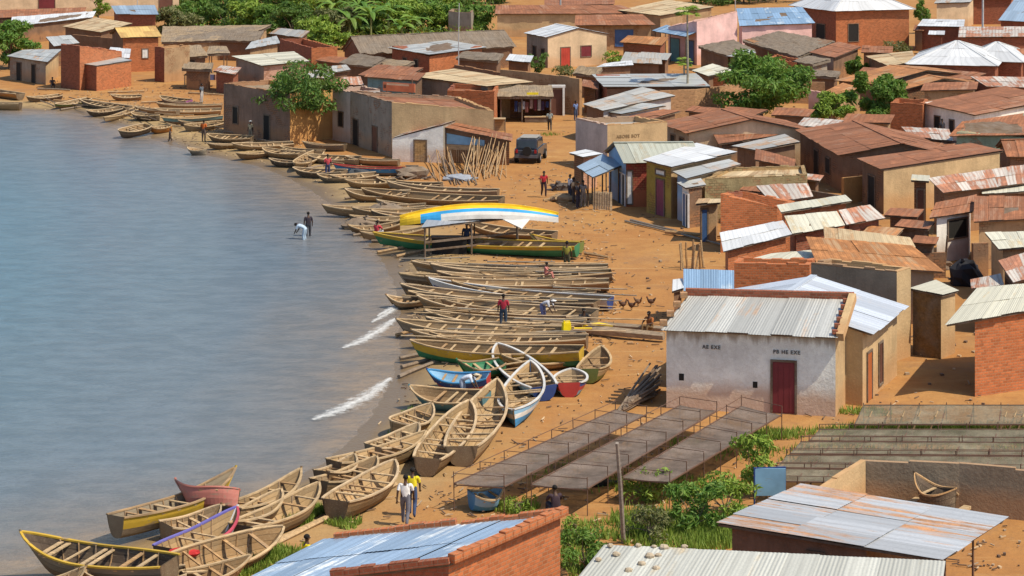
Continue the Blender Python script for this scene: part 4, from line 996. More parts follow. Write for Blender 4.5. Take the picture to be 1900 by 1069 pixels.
# --- middle right thatch and rust
H('broad grey thatched house before the pink house', [(1376, 76), (1480, 106), (1550, 78), (1446, 58)], [2.6, 2.3, 2.5, 3.3], 'mono', THAG, MUDD)
H('lower thatched house beside the pink wall', [(1294, 86), (1350, 104), (1402, 94), (1360, 74)], [2.4, 2.2, 2.3, 3], 'mono', THAG, [MUDD, MUD, MUD, MUDD])
shed('little shed with shiny tin roof between two thatched houses', [(1348, 104), (1378, 108), (1403, 98), (1388, 91)], [2.2, 2.2, 2.3, 2.5], 'mono', GALV, MUDD)
H('house with rust red roof above the small green tree', [(1501, 97), (1549, 107), (1598, 87), (1555, 78)], [2.6, 2.5, 2.6, 3.0], 'mono', RUST, [GREY, MUDD, MUDD, GREY])
shed('hut with crumbling grey thatch above the mango tree', [(1470, 114), (1508, 120), (1542, 111), (1500, 104)], [2.3, 2.3, 2.3, 2.6], 'mono', THAG, [MUD, GREY, GREY, MUD])
shed('low brick store between the thatched house and the mango tree', [(1425, 108), (1478, 118), (1490, 112), (1440, 102)], 2.2, 'par', RUST, BRKO)
shed('small house with flat pale roof beside the papaya trees', [(1284, 131), (1314, 141), (1362, 131), (1322, 119)], [2.5, 2.4, 2.5, 2.8], 'mono', CREAM, MUDD)
shed('low brick yard house behind the mango tree', [(1318, 146), (1366, 148), (1372, 140), (1324, 138)], 2.0, 'par', RUST, BRKO)
H('house with weathered tan roof beside the small green tree', [(1606, 104), (1648, 122), (1700, 114), (1692, 95)], [2.5, 2.3, 2.5, 2.9], 'mono', TANR, MUDD)
shed('shed with two rusty sheets behind the weathered tan roof', [(1597, 97), (1655, 99), (1657, 87), (1600, 85)], [2.3, 2.3, 2.7, 2.7], 'mono', RUST, MUDD)
H('house with orange striped rusty roof and dark gable', [(1548, 149), (1628, 156), (1720, 131), (1652, 121)], [2.5, 2.5, 3.3, 3.3], 'gr', RUSTO, [MUDD, MUDD, MUDD, MUDD])
H('house with orange rusty roof above the two green trees', [(1640, 164), (1668, 169), (1752, 146), (1720, 139)], [2.4, 2.4, 3.2, 3.2], 'gr', RUSTO, [MUDD, MUDD, MUDD, MUDD])
H('low house with orange rusty roof and pink end wall', [(1523, 173), (1552, 179), (1604, 165), (1564, 154)], [2.3, 2.2, 2.3, 2.7], 'mono', RUSTO, [MUDD, MUD, MUD, PNK])
H('orange brick house beside the two green trees', [(1652, 192), (1712, 195), (1722, 186), (1664, 184)], 2.9, 'par', RUST, BRKO)
H('house with tan front wall above the white walled house', [(1708, 168), (1812, 166), (1815, 152), (1715, 154)], [2.7, 2.7, 3, 3], 'mono', RUST, MUD)
H('white walled house with large rusty roof and pale patch', [(1706, 191), (1809, 213), (1965, 184), (1866, 160)], [2.9, 2.7, 2.8, 3.4], 'mono', RUST, [WHTF, WHTF, WHTF, WHTF], ops=[(0, .22, .32, .9, 2.0, 'window', 'dark'), (0, .52, .6, 1, 1.9, 'window', 'dark')])
H('green walled house under a wide rust brown roof', [(1760, 252), (1930, 250), (1945, 205), (1785, 226)], [2.7, 2.7, 3.6, 3.6], 'mono', RUST, [mud((.22, .30, .22), .4), MUD, MUD, MUD])
shed('low shed with white and orange rust sheets beside the wide roof', [(1690, 254), (1768, 262), (1760, 240), (1672, 236)], [2.3, 2.3, 2.5, 2.5], 'mono', MIX, MUDD)
H('small rusty gable house at the right edge', [(1868, 291), (1960, 289), (1960, 258), (1857, 260)], [2.4, 2.4, 3.3, 3.3], 'gr', RUST, MUDD)
H('dark house under a very large rust brown gable roof', [(1475, 241), (1557, 288), (1676, 267)], [2.7, 2.6, 3.5], 'gr', RUST, [MUDD, MUDD, MUDD, MUDD], ops=[(0, .35, .45, 0, 1.9, 'door', 'dark'), (0, .62, .72, .8, 1.8, 'window', 'dark')])
H('long tan house with rusty roof and deep shaded end', [(1590, 294), (1634, 314), (1862, 280), (1800, 266)], [3.0, 2.9, 3.1, 3.2], 'mono', RUST, [MUDD, TAN, TAN, MUDD], ov=[.3, .1, .3, .3], ops=[(0, .3, .6, 0, 2.1, 'door', 'dark')])
H('house with wide rust red roof and white porch post', [(1222, 227), (1273, 247), (1396, 221), (1341, 203)], [2.6, 2.5, 3.5, 3.5], 'gr', RUST, [GREY, CREAMW, CREAMW, GREY], ops=[(0, .3, .45, 0, 1.9, 'door', 'dark'), (0, .65, .8, 0, 1.9, 'door', 'dark')])
shed('shed with rust brown roof leaning on the wide red roof house', [(1333, 267), (1438, 253), (1464, 240), (1322, 247)], [2.3, 2.3, 2.7, 2.7], 'mono', RUST, MUDD)
shed('shed with worn cream roof behind the bright white roof', [(1358, 271), (1402, 279), (1484, 264), (1455, 249)], [2.4, 2.4, 2.5, 2.7], 'mono', PALE, MUDD)
shed('shed with long slanting brown roof before the very large roof', [(1400, 296), (1474, 312), (1476, 296), (1402, 276)], [2.3, 2.3, 2.9, 2.9], 'mono', RUST, MUDD)
H('rusty house with pale patched roof at the right edge', [(1750, 358), (1935, 336), (1935, 302), (1722, 331)], [2.6, 2.6, 3.2, 3.2], 'mono', MIX, MUDD)
shed('shed with thin cream roof before the patched rusty house', [(1822, 360), (1935, 354), (1935, 342), (1822, 346)], [2.3, 2.3, 2.6, 2.6], 'mono', CREAM, MUDD)
H('white walled house with dark window opening under a rusty roof', [(1724, 404), (1806, 392), (1812, 362), (1736, 377)], [2.7, 2.7, 3.1, 3.1], 'mono', RUST, [WHTF, WHTF, WHTF, MUDD], ops=[(0, .36, .95, 1.3, 2.3, 'window', 'dark')])
H('house with plain rust brown roof beside the white walled house', [(1806, 411), (1945, 404), (1945, 366), (1808, 364)], [2.7, 2.7, 3.3, 3.3], 'mono', RUST, [MUD, MUD, MUD, BRKO])
H('tan house with pale green roof at the right edge', [(1853, 462), (1945, 456), (1945, 429), (1827, 432)], [2.7, 2.7, 2.9, 2.9], 'mono', CREAM, [MUD, MUD, MUD, TAN])
H('house with tan striped sheet roof at the right edge', [(1880, 524), (1975, 500), (1975, 448), (1852, 484)], [2.6, 2.6, 3.0, 3.0], 'mono', MIX, MUDD)
shed('low shed with white and brown roof above the cream roof house', [(1802, 535), (1862, 528), (1856, 508), (1800, 519)], [2.2, 2.2, 2.5, 2.5], 'mono', MIX, MUDD)
# --- centre rows
H('shop with grey green gable roof and red painted front', [(1156, 302), (1300, 300), (1286, 264), (1138, 265)], [2.9, 2.9, 4.0, 4.0], 'gr', GRN, [MAR, MUD, MUD, BLUW], name='shop', cat='shop', ov=[.25, .1, .3, .25], ops=[(3, .62, .76, 0, 2.0, 'door', 'blue', 'white'), (3, .82, .94, 0, 2.0, 'door', 'dark', 'white'), (0, .02, .08, .2, 2.3, 'window', 'white')])
shed('open veranda with pale blue sheet roof at the red shop', [(1071, 310), (1100, 329), (1157, 306), (1118, 286)], [2.35, 2.2, 2.5, 2.8], 'open', GALVB, None, name='veranda', cat='veranda', posts=4)
shed('small stall with bright white roof beside the veranda', [(1056, 284), (1082, 291), (1118, 285), (1086, 278)], [2.3, 2.3, 2.4, 2.5], 'mono', WHITE, [MUDD, PINKB, PINKB, MUDD])
H('yellow house with bright white roof and purple door', [(1192, 296), (1246, 310), (1367, 283), (1292, 266)], [3.35, 3.3, 3.4, 3.7], 'mono', WHITE, [OLV, TAN, TAN, OLV], ov=[.25, .3, .2, .2], ops=[(0, .42, .72, 0, 2.25, 'door', 'purple'), (0, .40, .74, 2.6, 2.85, 'window', 'white')])
H('house with pale narrow roof beside the yellow house', [(1248, 318), (1273, 331), (1374, 305), (1352, 296)], [3.0, 2.9, 3.0, 3.2], 'mono', GALV, [BLUW, TAN, TAN, MUD])
H('small blue and white shop with grey awning', [(1257, 339), (1273, 349), (1310, 343), (1300, 331)], [2.6, 2.5, 2.5, 2.8], 'mono', GALV, [WHTF, MUDD, MUDD, WHTF], name='shop', cat='shop', ops=[(0, .2, .55, 0, 2.0, 'door', 'blue', 'white'), (0, .68, .92, 0, 2.0, 'door', 'dark', 'white')])
H('long low mud house with flat moss stained front', [(1308, 333), (1498, 326), (1492, 308), (1350, 312)], [2.7, 2.7, 2.8, 2.8], 'par', TANR, mud((.34, .27, .14), .5), drop=.2)
shed('shed roofed with striped rust and white sheets', [(1431, 376), (1508, 365), (1498, 341), (1403, 345)], [2.3, 2.3, 2.8, 2.8], 'mono', MIX, BRKD)
H('roofless brick house with a timber beam on its sloping wall', [(1337, 362), (1442, 387), (1475, 374), (1372, 356)], [3.3, 2.4, 2.4, 3.0], 'par', RUST, [BRKO, BRKO, BRKO, BRKD], drop=.5)
shed('tiny shop with worn flat roof and blue door', [(1290, 379), (1336, 376), (1340, 369), (1296, 370)], [2.3, 2.3, 2.4, 2.4], 'mono', TANR, [MUD, MUD, MUD, BLUW], ops=[(0, .1, .42, 0, 1.9, 'door', 'blue')])
H('brick house with long white sheet along its roof edge', [(1449, 394), (1580, 373), (1568, 362), (1441, 381)], [2.8, 2.8, 3.0, 3.0], 'mono', CREAM, BRKO)
H('house with bright white corrugated roof over red brick', [(1342, 466), (1469, 435), (1452, 410), (1335, 433)], [2.6, 2.6, 2.9, 2.9], 'mono', WHITE, BRKO)
H('house with yellowish tan sheet roof beside the white roof', [(1470, 434), (1567, 417), (1552, 392), (1455, 401)], [2.6, 2.6, 3.0, 3.0], 'mono', CREAM, BRKD)
H('house with pink and rust sheets on its roof', [(1570, 417), (1642, 404), (1614, 380), (1556, 391)], [2.6, 2.6, 3.1, 3.1], 'mono', MIX, BRKD)
H('house with long plank edged brown roof', [(1530, 447), (1698, 459), (1688, 441), (1528, 421)], [2.6, 2.6, 3.0, 3.0], 'mono', TANR, [GREY, GREY, GREY, GREY])
H('house with wide striped rusty roof before the dark yard', [(1515, 489), (1752, 504), (1692, 456), (1495, 440)], [2.7, 2.7, 3.3, 3.3], 'mono', RUSTO, [CONC, CONC, CONC, CONC])
H('low house with cream roof strip behind the brick wall house', [(1364, 488), (1514, 481), (1510, 464), (1430, 471)], [2.5, 2.5, 2.9, 2.9], 'mono', CREAM, BRKD)
H('red brick house without visible roof behind the white house', [(1362, 490), (1502, 492), (1512, 482), (1372, 480)], 3.4, 'par', TANR, BRKO, drop=.3)
H('tall grey stucco building with sunlit tan end wall', [(1505, 490), (1664, 505), (1690, 497), (1540, 482)], 4.0, 'par', GALV, [CONC, TAN, TAN, CONC], drop=.3, name='building', cat='building')
shed('low store with corrugated pale blue front beside the brick house', [(1268, 540), (1362, 541), (1362, 503), (1268, 500)], [1.5, 1.5, 2.5, 2.5], 'mono', BLUR, MUDD)
shed('tiny shed with torn white sheet at the path', [(1247, 541), (1268, 535), (1266, 518), (1248, 520)], [1.6, 1.6, 1.9, 1.9], 'mono', WHITE, MUDD)
# --- the white house and its rear wing
WH, wpts, wW, wtop = H('white house with lettered front and dark red metal door', [(1227, 611), (1553, 626), (1577, 556), (1277, 548)], [3.3, 3.3, 4.3, 4.3], 'mono', GALV, [WHT, TAN, TAN, TAN], ov=[.32, .12, .05, .05], ops=[(0, .632, .762, .02, 2.12, 'door', 'maroon')])
H('rear wing of the white house with pale hipped sheet roof', [(1619, 620), (1684, 568), (1510, 512)], [3.05, 3.05, 4.05], 'gr', sheet((.62, .66, .72), (.4, .3, .25), .05, .3), [TAN, TAN, TAN, TAN], ov=[.45, .1, .2, .1], name='house', ops=[(0, .12, .24, 0, 2, 'door', 'orange'), (0, .45, .55, .3, 2.0, 'window', 'brown')])
H('narrow dark plank building in the yard with pale roof', [(1687, 535), (1748, 548), (1778, 540), (1735, 520)], [3.0, 2.9, 2.9, 3.1], 'mono', CREAM, [wood((.20, .12, .05)), TAN, TAN, MUD], ov=.12, name='outhouse', cat='outhouse')
H('orange brick house with cream roof and open porch', [(1753, 603), (1990, 562), (1990, 520), (1812, 535)], [3.2, 3.5, 3.6, 3.4], 'mono', CREAM, [BRKO, BRKO, BRKO, BRKD], ov=[.2, .2, .2, 1.0])
# --- near houses
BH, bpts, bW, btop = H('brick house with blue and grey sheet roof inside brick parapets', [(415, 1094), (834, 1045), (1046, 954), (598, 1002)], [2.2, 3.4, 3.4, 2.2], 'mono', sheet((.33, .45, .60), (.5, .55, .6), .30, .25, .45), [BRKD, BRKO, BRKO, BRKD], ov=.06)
H('house with pale stone weighted roof at the bottom edge', [(1052, 1096), (1742, 1118), (1752, 1042), (1120, 1012)], [2.6, 2.6, 3.05, 3.05], 'mono', sheet((.50, .50, .45), (.35, .28, .18), .15, .1, .6), MUDD)
H('shed with rust streaked galvanized roof and thin posts', [(1748, 1039), (1869, 960), (1486, 900), (1330, 971)], [2.7, 2.8, 2.95, 2.75], 'mono', GALR, [MUDD, MUDD, MUDD, mud((.22, .13, .085), .5)], name='shed', cat='shed', ov=[2.4, .3, .3, .3], ops=[(3, .58, .68, 0.2, 2.2, 'window', 'white')])

q = MB(); rg = random.Random(9)
def parapet(q, A, B_, w, h0, h1, m, n):
    for k in range(n):
        a, b = A.lerp(B_, k / n), A.lerp(B_, (k + .97) / n); u = Vector((0, 0, h0 + (h1 - h0) * k / n + rg.choice([0, .02, .05]))); q.beam(a + u * .5, b + u * .5, w, u.z, m)
parapet(q, bpts[1] + Vector((.05, 0, 0)), bpts[2] + Vector((.05, 0, 0)), .24, .22, .22, BRKO, 14); q.build('side_parapet', BH)
q = MB(); parapet(q, bpts[2], bpts[2].lerp(bpts[3], .42), .22, .14, .10, BRK, 7); q.build('rear_parapet', BH)
q = MB(); parapet(q, bpts[2].lerp(bpts[3], .44), bpts[2].lerp(bpts[3], .95), .22, .16, .16, BRK, 8); q.build('rear_parapet', BH)
q = MB(); parapet(q, bpts[1].lerp(bpts[0], .0), bpts[1].lerp(bpts[0], .52), .24, .16, .16, BRKD, 8); q.build('front_parapet', BH)
for u, dx in ((.32, -.55), (.72, -.5)):
    a = P(1748, 1039, 2.7).lerp(P(1869, 960, 2.8), u); pole('thin dark post holding up the rust streaked roof', (a.x + dx, a.y, -.2), (a.x + dx, a.y, 2.72), .045, STEEL, 'post', 'post', 'posts of the rust streaked roof')
# yards and small sheds that close the gaps between the rows
shed('low pale sheet roof below the mango tree', [(1478, 234), (1545, 238), (1566, 224), (1492, 219)], [2.2, 2.2, 2.4, 2.4], 'mono', MIX, MUDD)
wall_thing('tan brick yard wall behind the mango tree', [(1345, 158), (1425, 150), (1530, 152)], [2.0, 2.0, 2.0], .25, BRKT)
wall_thing('pink washed yard wall beside the low orange roof house', [(1500, 166), (1524, 172)], [2.0, 2.0], .2, PNK)
wall_thing('orange mud wall between the very large roof and the tan house', [(1566, 330), (1604, 326)], [1.7, 1.7], .25, ORG)
shed('small porch with white roof on the long tan house', [(1690, 335), (1724, 337), (1724, 327), (1692, 325)], [2.5, 2.5, 2.6, 2.6], 'mono', CREAM, [MUDD, MUDD, MUDD, DARK], ops=[(0, .3, .8, 0, 1.9, 'door', 'brown')])
shed('dark plank shed in the shaded yard behind the white walled house', [(1660, 420), (1722, 426), (1735, 412), (1672, 408)], [2.1, 2.1, 2.3, 2.3], 'mono', RUST, [WOODD, WOODD, WOODD, WOODD])  # shed added to stand in for the yard's dark shade and clutter
wall_thing('dark yard wall beside the striped rusty roof', [(1690, 470), (1755, 468)], [1.4, 1.4], .2, MUDD)  # added wall that darkens the yard in place of its shade
shed('brick shed with rusty lean-to roof under the mango tree', [(1330, 206), (1400, 214), (1425, 204), (1352, 198)], [2.0, 2.0, 2.3, 2.3], 'mono', RUST, MUDD)
shed('small shed with rust roof behind the white door frame', [(1078, 160), (1110, 166), (1112, 152), (1082, 148)], [2.3, 2.3, 2.6, 2.6], 'mono', RUST, MUDD)
shed('shed with faded pale roof near the dry hedge wall', [(1180, 108), (1238, 112), (1246, 100), (1190, 97)], [2.4, 2.4, 2.8, 2.8], 'mono', PALE, MUDD)
H('brick house with brown roof beside the orange canopy shop', [(1150, 78), (1228, 84), (1240, 70), (1165, 66)], [2.4, 2.4, 3.0, 3.0], 'mono', RUSTO, BRKD)
shed('mud store with thatch between the pyramid and tan roofs', [(1660, 142), (1720, 146), (1735, 136), (1672, 132)], [2.2, 2.2, 2.5, 2.5], 'mono', THAG, MUDD)
H('low rusty roof house right of the green walled house', [(1900, 276), (1980, 278), (1980, 262), (1905, 262)], [2.3, 2.3, 2.7, 2.7], 'mono', RUST, MUDD)
H('house with pinkish rust roof above the white walled roof', [(1830, 160), (1960, 164), (1960, 144), (1800, 142)], [2.7, 2.7, 3.1, 3.1], 'mono', MIX, BRKD)
H('house with tan flat roof above the white walled roof', [(1735, 142), (1800, 148), (1830, 136), (1760, 130)], [2.5, 2.5, 2.8, 2.8], 'mono', RUST, MUD)
shed('shed with dark thatch on the left of the kiosk street', [(845, 108), (925, 114), (935, 100), (860, 96)], [2.3, 2.3, 2.8, 2.8], 'mono', THAG, MUDD)
shed('mud hut with pale roof behind the long straw house', [(500, 62), (560, 70), (575, 58), (515, 52)], [2.2, 2.2, 2.7, 2.7], 'mono', PALE, MUDD)
shed('brown shed at the end of the brick house with weeds', [(585, 112), (632, 118), (650, 108), (605, 102)], [2.1, 2.1, 2.4, 2.4], 'mono', RUST, MUDD)
shed('tin shed between the pinkish front house and the tree', [(560, 142), (612, 146), (622, 134), (575, 130)], [2.3, 2.3, 2.6, 2.6], 'mono', PALE, MUDD)
shed('small mud store behind the thatched fish stall', [(340, 128), (392, 130), (396, 118), (350, 116)], [2.0, 2.0, 2.4, 2.4], 'mono', THA, MUDD)
shed('low brick yard building behind the purplish building', [(395, 132), (436, 138), (448, 126), (410, 122)], [2.0, 2.0, 2.2, 2.2], 'mono', MIX, BRKD)
H('grey block house at the top edge behind the rusty shops', [(1010, 10), (1140, 8), (1140, -6), (1010, -6)], [3.2, 3.2, 3.6, 3.6], 'mono', RUST, GREY)
H('grey block hut in the green thicket beside a thin pole', [(832, 22), (874, 24), (880, 18), (840, 17)], 2.9, 'par', PALE, GREY)

shed('low rust roof shed at the foot of the mango tree', [(1430, 214), (1500, 216), (1512, 203), (1440, 200)], [2.0, 2.0, 2.3, 2.3], 'mono', RUST, MUDD)
shed('rust roof shed behind the light green bushy tree', [(1562, 226), (1652, 229), (1660, 214), (1572, 211)], [2.1, 2.1, 2.5, 2.5], 'mono', RUST, MUD)
shed('brown store at the corner of the hipped orange house', [(1694, 56), (1714, 57), (1716, 47), (1698, 46)], [2.4, 2.4, 2.7, 2.7], 'mono', RUST, MUDD)
wall_thing('dark plank fence along the very large rust roof house', [(1496, 352), (1530, 358), (1566, 364)], [1.7, 1.7, 1.7], .15, WOODD, 'plank_fence', 'fence')
shed('dark shed with brown rust roof before the long tan house', [(1640, 399), (1702, 403), (1714, 389), (1652, 386)], [2.2, 2.2, 2.4, 2.4], 'mono', RUST, MUDD)  # shed put in where only dark shadow lies before the tan house
shed('black boarded lean-to on the side of the white walled house', [(1690, 450), (1736, 453), (1742, 441), (1698, 438)], [1.9, 1.9, 2.2, 2.2], 'mono', RUST, WOODD)  # another added shed to darken the same yard
wall_thing('dark mud wall between the white walled house and the tan house', [(1806, 452), (1834, 450)], [2.0, 2.0], .2, MUDD)  # added wall, it stands in for a dark narrow gap
shed('straw roofed hut above the red door house bush', [(1062, 137), (1108, 141), (1118, 127), (1074, 123)], [2.1, 2.1, 2.6, 2.6], 'mono', THA, MUDD)
shed('tiny hut with white sheet beside the green bush', [(938, 112), (984, 116), (990, 104), (946, 101)], [1.9, 1.9, 2.2, 2.2], 'mono', WHITE, MUDD)
shed('long low rust roof behind the house with wide rust red roof', [(1270, 206), (1330, 212), (1345, 202), (1285, 197)], [2.0, 2.0, 2.3, 2.3], 'mono', RUST, MUDD)
shed('shed with pale patched roof beside the low mud house', [(1470, 330), (1520, 336), (1528, 326), (1480, 321)], [2.2, 2.2, 2.3, 2.3], 'mono', MIX, MUDD)
shed('lean-to with brown roof behind the brick house with beam', [(1372, 352), (1418, 358), (1430, 348), (1384, 343)], [2.1, 2.1, 2.3, 2.3], 'mono', RUST, BRKD)
shed('rust roofed shed between the yellow tan roof and the dark yard', [(1600, 432), (1662, 440), (1676, 426), (1612, 420)], [2.1, 2.1, 2.4, 2.4], 'mono', RUSTO, MUDD)
shed('brown hut on the corner of the orange striped roof house', [(1500, 140), (1552, 144), (1560, 133), (1508, 130)], [2.1, 2.1, 2.4, 2.4], 'mono', THAG, MUDD)
shed('shed with rust roof in front of the tan weathered roof', [(1592, 134), (1640, 138), (1650, 128), (1602, 125)], [2.0, 2.0, 2.3, 2.3], 'mono', RUST, MUDD)
shed('small rusty roof hut beside the wide rust brown roof', [(1716, 268), (1768, 272), (1776, 262), (1726, 258)], [2.0, 2.0, 2.3, 2.3], 'mono', RUST, MUDD)
shed('dark hut with brown roof at the end of the long tan house', [(1868, 322), (1930, 320), (1930, 308), (1874, 308)], [2.1, 2.1, 2.4, 2.4], 'mono', RUST, MUDD)
# ------------------------------------------------------------------ boats on the beach
GB = wood((0.22, 0.16, 0.11)); TB = wood((0.38, 0.245, 0.125), .7); TL = wood((0.47, 0.32, 0.17), .5); GRB = wood((0.25, 0.22, 0.18))
pYEL = paint((0.52, 0.33, 0.035), .55); pGRN = paint((0.04, 0.19, 0.085), .5); pBLU = paint((0.05, 0.22, 0.42), .35); pDBL = paint((0.03, 0.06, 0.20), .4); pWHI = paint((0.62, 0.60, 0.56), .4)
pRED = paint((0.45, 0.05, 0.04), .4); pPNK = paint((0.46, 0.16, 0.12), .7); pORG = paint((0.42, 0.17, 0.04), .6); pSKY = paint((0.22, 0.40, 0.56), .4); pGRY = paint((0.20, 0.23, 0.26), .5); pOLV = paint((0.16, 0.19, 0.05), .4); pTEA = paint((0.10, 0.20, 0.22), .5); pPUR = paint((.30, .10, .22), .4)
BG = 'long wooden boats drawn up across the beach'; FG = 'old boats on the far beach'; NG = 'plank boats at the near end of the beach'
B = boat
HULL = {GB: planks((0.17, 0.12, 0.08)), TB: planks((0.31, 0.19, 0.09)), TL: planks((0.42, 0.275, 0.135)), GRB: planks((0.25, 0.21, 0.16)), WOOD: planks((0.31, 0.20, 0.105)), WOODB: planks((0.33, 0.185, 0.085)), WOODD: planks((0.12, 0.085, 0.06))}
pRIM = paint((.16, .14, .42), .25); pRRM = paint((.50, .07, .10), .25)
# far beach
B('orange tan boat on the far sand at the left edge', (-70, 152), (38, 172), .8, .7, 1.5, .7, ORG if False else WOODB, pORG, group=FG, rise=(.3, .2))
B('pale tan boat at the water below the orange tan boat', (-90, 182), (38, 183), .7, .8, 1.4, .8, TL, TL, group=FG, rise=(.1, .1))
B('long grey dugout lying beside the tan pale boat', (48, 178), (112, 174), .6, .5, 1.1, .5, GB, group=FG)
B('yellowish thin boat lying below the square brick house', (100, 190), (165, 181), .5, .5, 1.0, .45, TB, pOLV, group=FG)
B('grey boat beached before the square red brick house', (150, 183), (240, 195), .6, .6, 1.2, .55, GRB, group=FG)
B('dark brown boat with its side to the water on the far sand', (160, 197), (228, 197), .7, .6, 1.3, .6, GB, WOODD, group=FG)
B('pale narrow boat pointing at the water on the far sand', (193, 214), (262, 196), .45, .5, 1.0, .45, TL, group=FG)
B('dark boat with a tan cargo beside the far poles', (244, 205), (296, 212), .7, .6, 1.3, .6, WOODD, GB, group=FG, stern='pointed')
B('brown boat before the thatched stall on the far beach', (205, 176), (262, 176), .5, .5, 1.1, .5, WOODB, group=FG)
B('boat covered by a dark purple sheet near the thatched stall', (298, 178), (352, 184), .6, .6, 1.3, .6, pPUR, group=FG)
B('dark boat floating in shallow water off the far beach', (219, 234), (274, 228), .8, .75, 1.5, .8, WOODD, GB, group=FG, rise=(.25, .1), lift=.2)
B('short orange brown boat beside the floating dark boat', (276, 231), (320, 229), .6, .6, 1.3, .6, pORG, pORG, group=FG, stern='pointed')
B('dark grey boat behind the orange brown boat', (300, 217), (410, 212), .7, .6, 1.4, .65, GB, pTEA, group=FG)
B('pale grey boat against the purplish building', (340, 232), (418, 222), .6, .6, 1.3, .6, GRB, group=FG, stern='pointed')
B('long pale boat lying along the purplish building', (285, 200), (410, 199), .6, .6, 1.2, .5, TL, group=FG)
B('low pale boat behind the long pale boat', (290, 190), (412, 190), .6, .6, 1.2, .5, TB, group=FG)
B('small round grey boat at the water near the orange shirt person', (348, 266), (384, 267), .6, .6, 1.4, .6, GRB, stern='pointed', group=FG)
B('brown boat at the foot of the purplish building', (385, 246), (468, 252), .7, .6, 1.3, .6, GB, group=FG)
B('thin tan boat on the sand below the purplish building', (384, 263), (470, 262), .5, .5, 1.1, .45, TB, group=FG)
B('brown boat pointing at the lake under the round tree', (430, 262), (545, 262), .7, .6, 1.3, .55, WOOD, group=FG)
B('low brown boat near the water below the round tree', (438, 278), (530, 276), .6, .5, 1.2, .5, WOODB, group=FG)
B('short dark boat with tan stern in front of the orange wall', (488, 272), (560, 280), .7, .7, 1.4, .65, GB, TB, group=FG)
B('grey boat beside the grey painted house', (560, 263), (640, 266), .6, .6, 1.3, .6, GRB, group=FG)
B('tan bowed boat near the grey painted house', (545, 296), (590, 280), .8, .6, 1.3, .6, TL, TL, group=FG)
B('grey brown boat before the tan building corner', (570, 284), (668, 290), .7, .6, 1.4, .6, GRB, group=FG)
B('dark grey long boat reaching the water by the red shirt man', (545, 301), (640, 312), .8, .7, 1.3, .6, GB, group=FG)
B('blue painted boat with red rail below the tan building', (618, 300), (748, 306), .85, .8, 1.4, .7, GRB, pBLU, rail=pRED, group=FG, rise=(.3, .2))
B('small brown boat below the blue painted boat', (612, 322), (700, 318), .6, .6, 1.2, .5, GB, group=FG)
B('brown boat end on the sand near the dark wood heap', (640, 330), (735, 330), .7, .7, 1.4, .6, WOODB, TB, group=FG)
# the middle of the beach
B('long ochre boat with whitish rail and clutter inside', (672, 344), (932, 362), .95, 1.0, 1.7, .85, TB, WOODB, rail=TL, group=BG, rise=(.25, .2), nth=9)
B('short tan boat with blunt end beside the ochre boat', (642, 348), (760, 352), .8, .8, 1.5, .7, WOODB, TB, group=BG)
B('dark brown boat with sharp bow at the water', (600, 369), (790, 380), .9, .6, 1.4, .65, GB, WOOD, group=BG, rise=(.35, .1))
B('brown boat half hidden behind the overturned painted boat', (655, 383), (840, 386), .7, .6, 1.4, .6, WOOD, group=BG)
B('grey brown dugout below the dark sharp bowed boat', (650, 397), (810, 398), .6, .6, 1.2, .55, GB, group=BG)
B('short old dugout lying among the dark logs', (648, 412), (742, 409), .55, .55, 1.1, .5, WOODB, group=BG)
B('long brown boat with red tarp behind the shelter', (868, 408), (1030, 424), .8, .8, 1.4, .6, WOODB, TB, group=BG)
B('long boat with yellow rail and green side by the shelter', (694, 424), (1072, 448), .95, 1.0, 1.6, .85, pGRN, pYEL, pGRN, rail=pYEL, group=BG, rise=(.3, .15), nth=10)
B('small olive green boat behind the yellow railed boat', (985, 432), (1078, 441), .9, .9, 1.5, .7, pOLV, pGRN, rail=pYEL, group=BG)
B('tan boat lying just below the shelter', (765, 480), (1128, 490), .8, .7, 1.4, .6, GRB, TB, group=BG, nth=9)
B('grey boat with dark bow below the shelter', (742, 499), (1135, 501), .85, .7, 1.4, .6, GB, GRB, group=BG, nth=9)
B('weathered brown boat carrying a pink cloth', (790, 508), (1130, 517), .8, .7, 1.4, .6, GB, TB, group=BG, nth=10)
B('boat with white rail and blue side', (798, 512), (1133, 543), .85, .9, 1.5, .65, pDBL, pWHI, rail=pWHI, group=BG, nth=9)
B('long brown boat with sharp reddish bow', (745, 518), (1108, 556), .9, .8, 1.5, .65, WOODB, GB, group=BG, nth=9)
B('short dark boat whose bow touches the water', (720, 533), (800, 542), .8, .6, 1.2, .55, WOODD, WOODB, group=BG)
B('wide brown boat with slanting cross beams', (776, 541), (1105, 575), .9, .8, 1.8, .7, GB, TB, group=BG, nth=7, roll=.12)
B('grey purple boat below the boat with slanting beams', (790, 570), (1085, 590), .8, .8, 1.4, .6, GRB, GB, group=BG, nth=8)
B('long grey brown boat beside the crimson shirt man', (738, 580), (1062, 606), .95, .8, 1.5, .65, GRB, GRB, group=BG, nth=8, rise=(.35, .1))
B('tan boat with low side behind the yellow and green boat', (765, 605), (1090, 620), .85, .8, 1.5, .65, TB, TB, group=BG, nth=9)
B('large boat with yellow upper and green lower side', (762, 620), (1080, 642), 1.1, 1.0, 1.8, .95, pGRN, pYEL, pYEL, rail=TL, group=BG, nth=8, rise=(.3, .15))
B('tan flat boat between the large yellow boat and blue stern boat', (930, 655), (1092, 643), .8, .8, 1.4, .6, TB, TL, group=BG)
B('small green boat below the large yellow boat', (848, 668), (932, 661), .8, .8, 1.6, .7, pOLV, pGRN, inner=pGRN, rail=TB, group=BG, nth=3)
B('small boat with blue rim and red side', (796, 682), (908, 690), .8, .75, 1.4, .65, pRED, pDBL, inner=pSKY, rail=pBLU, group=BG, nth=4)
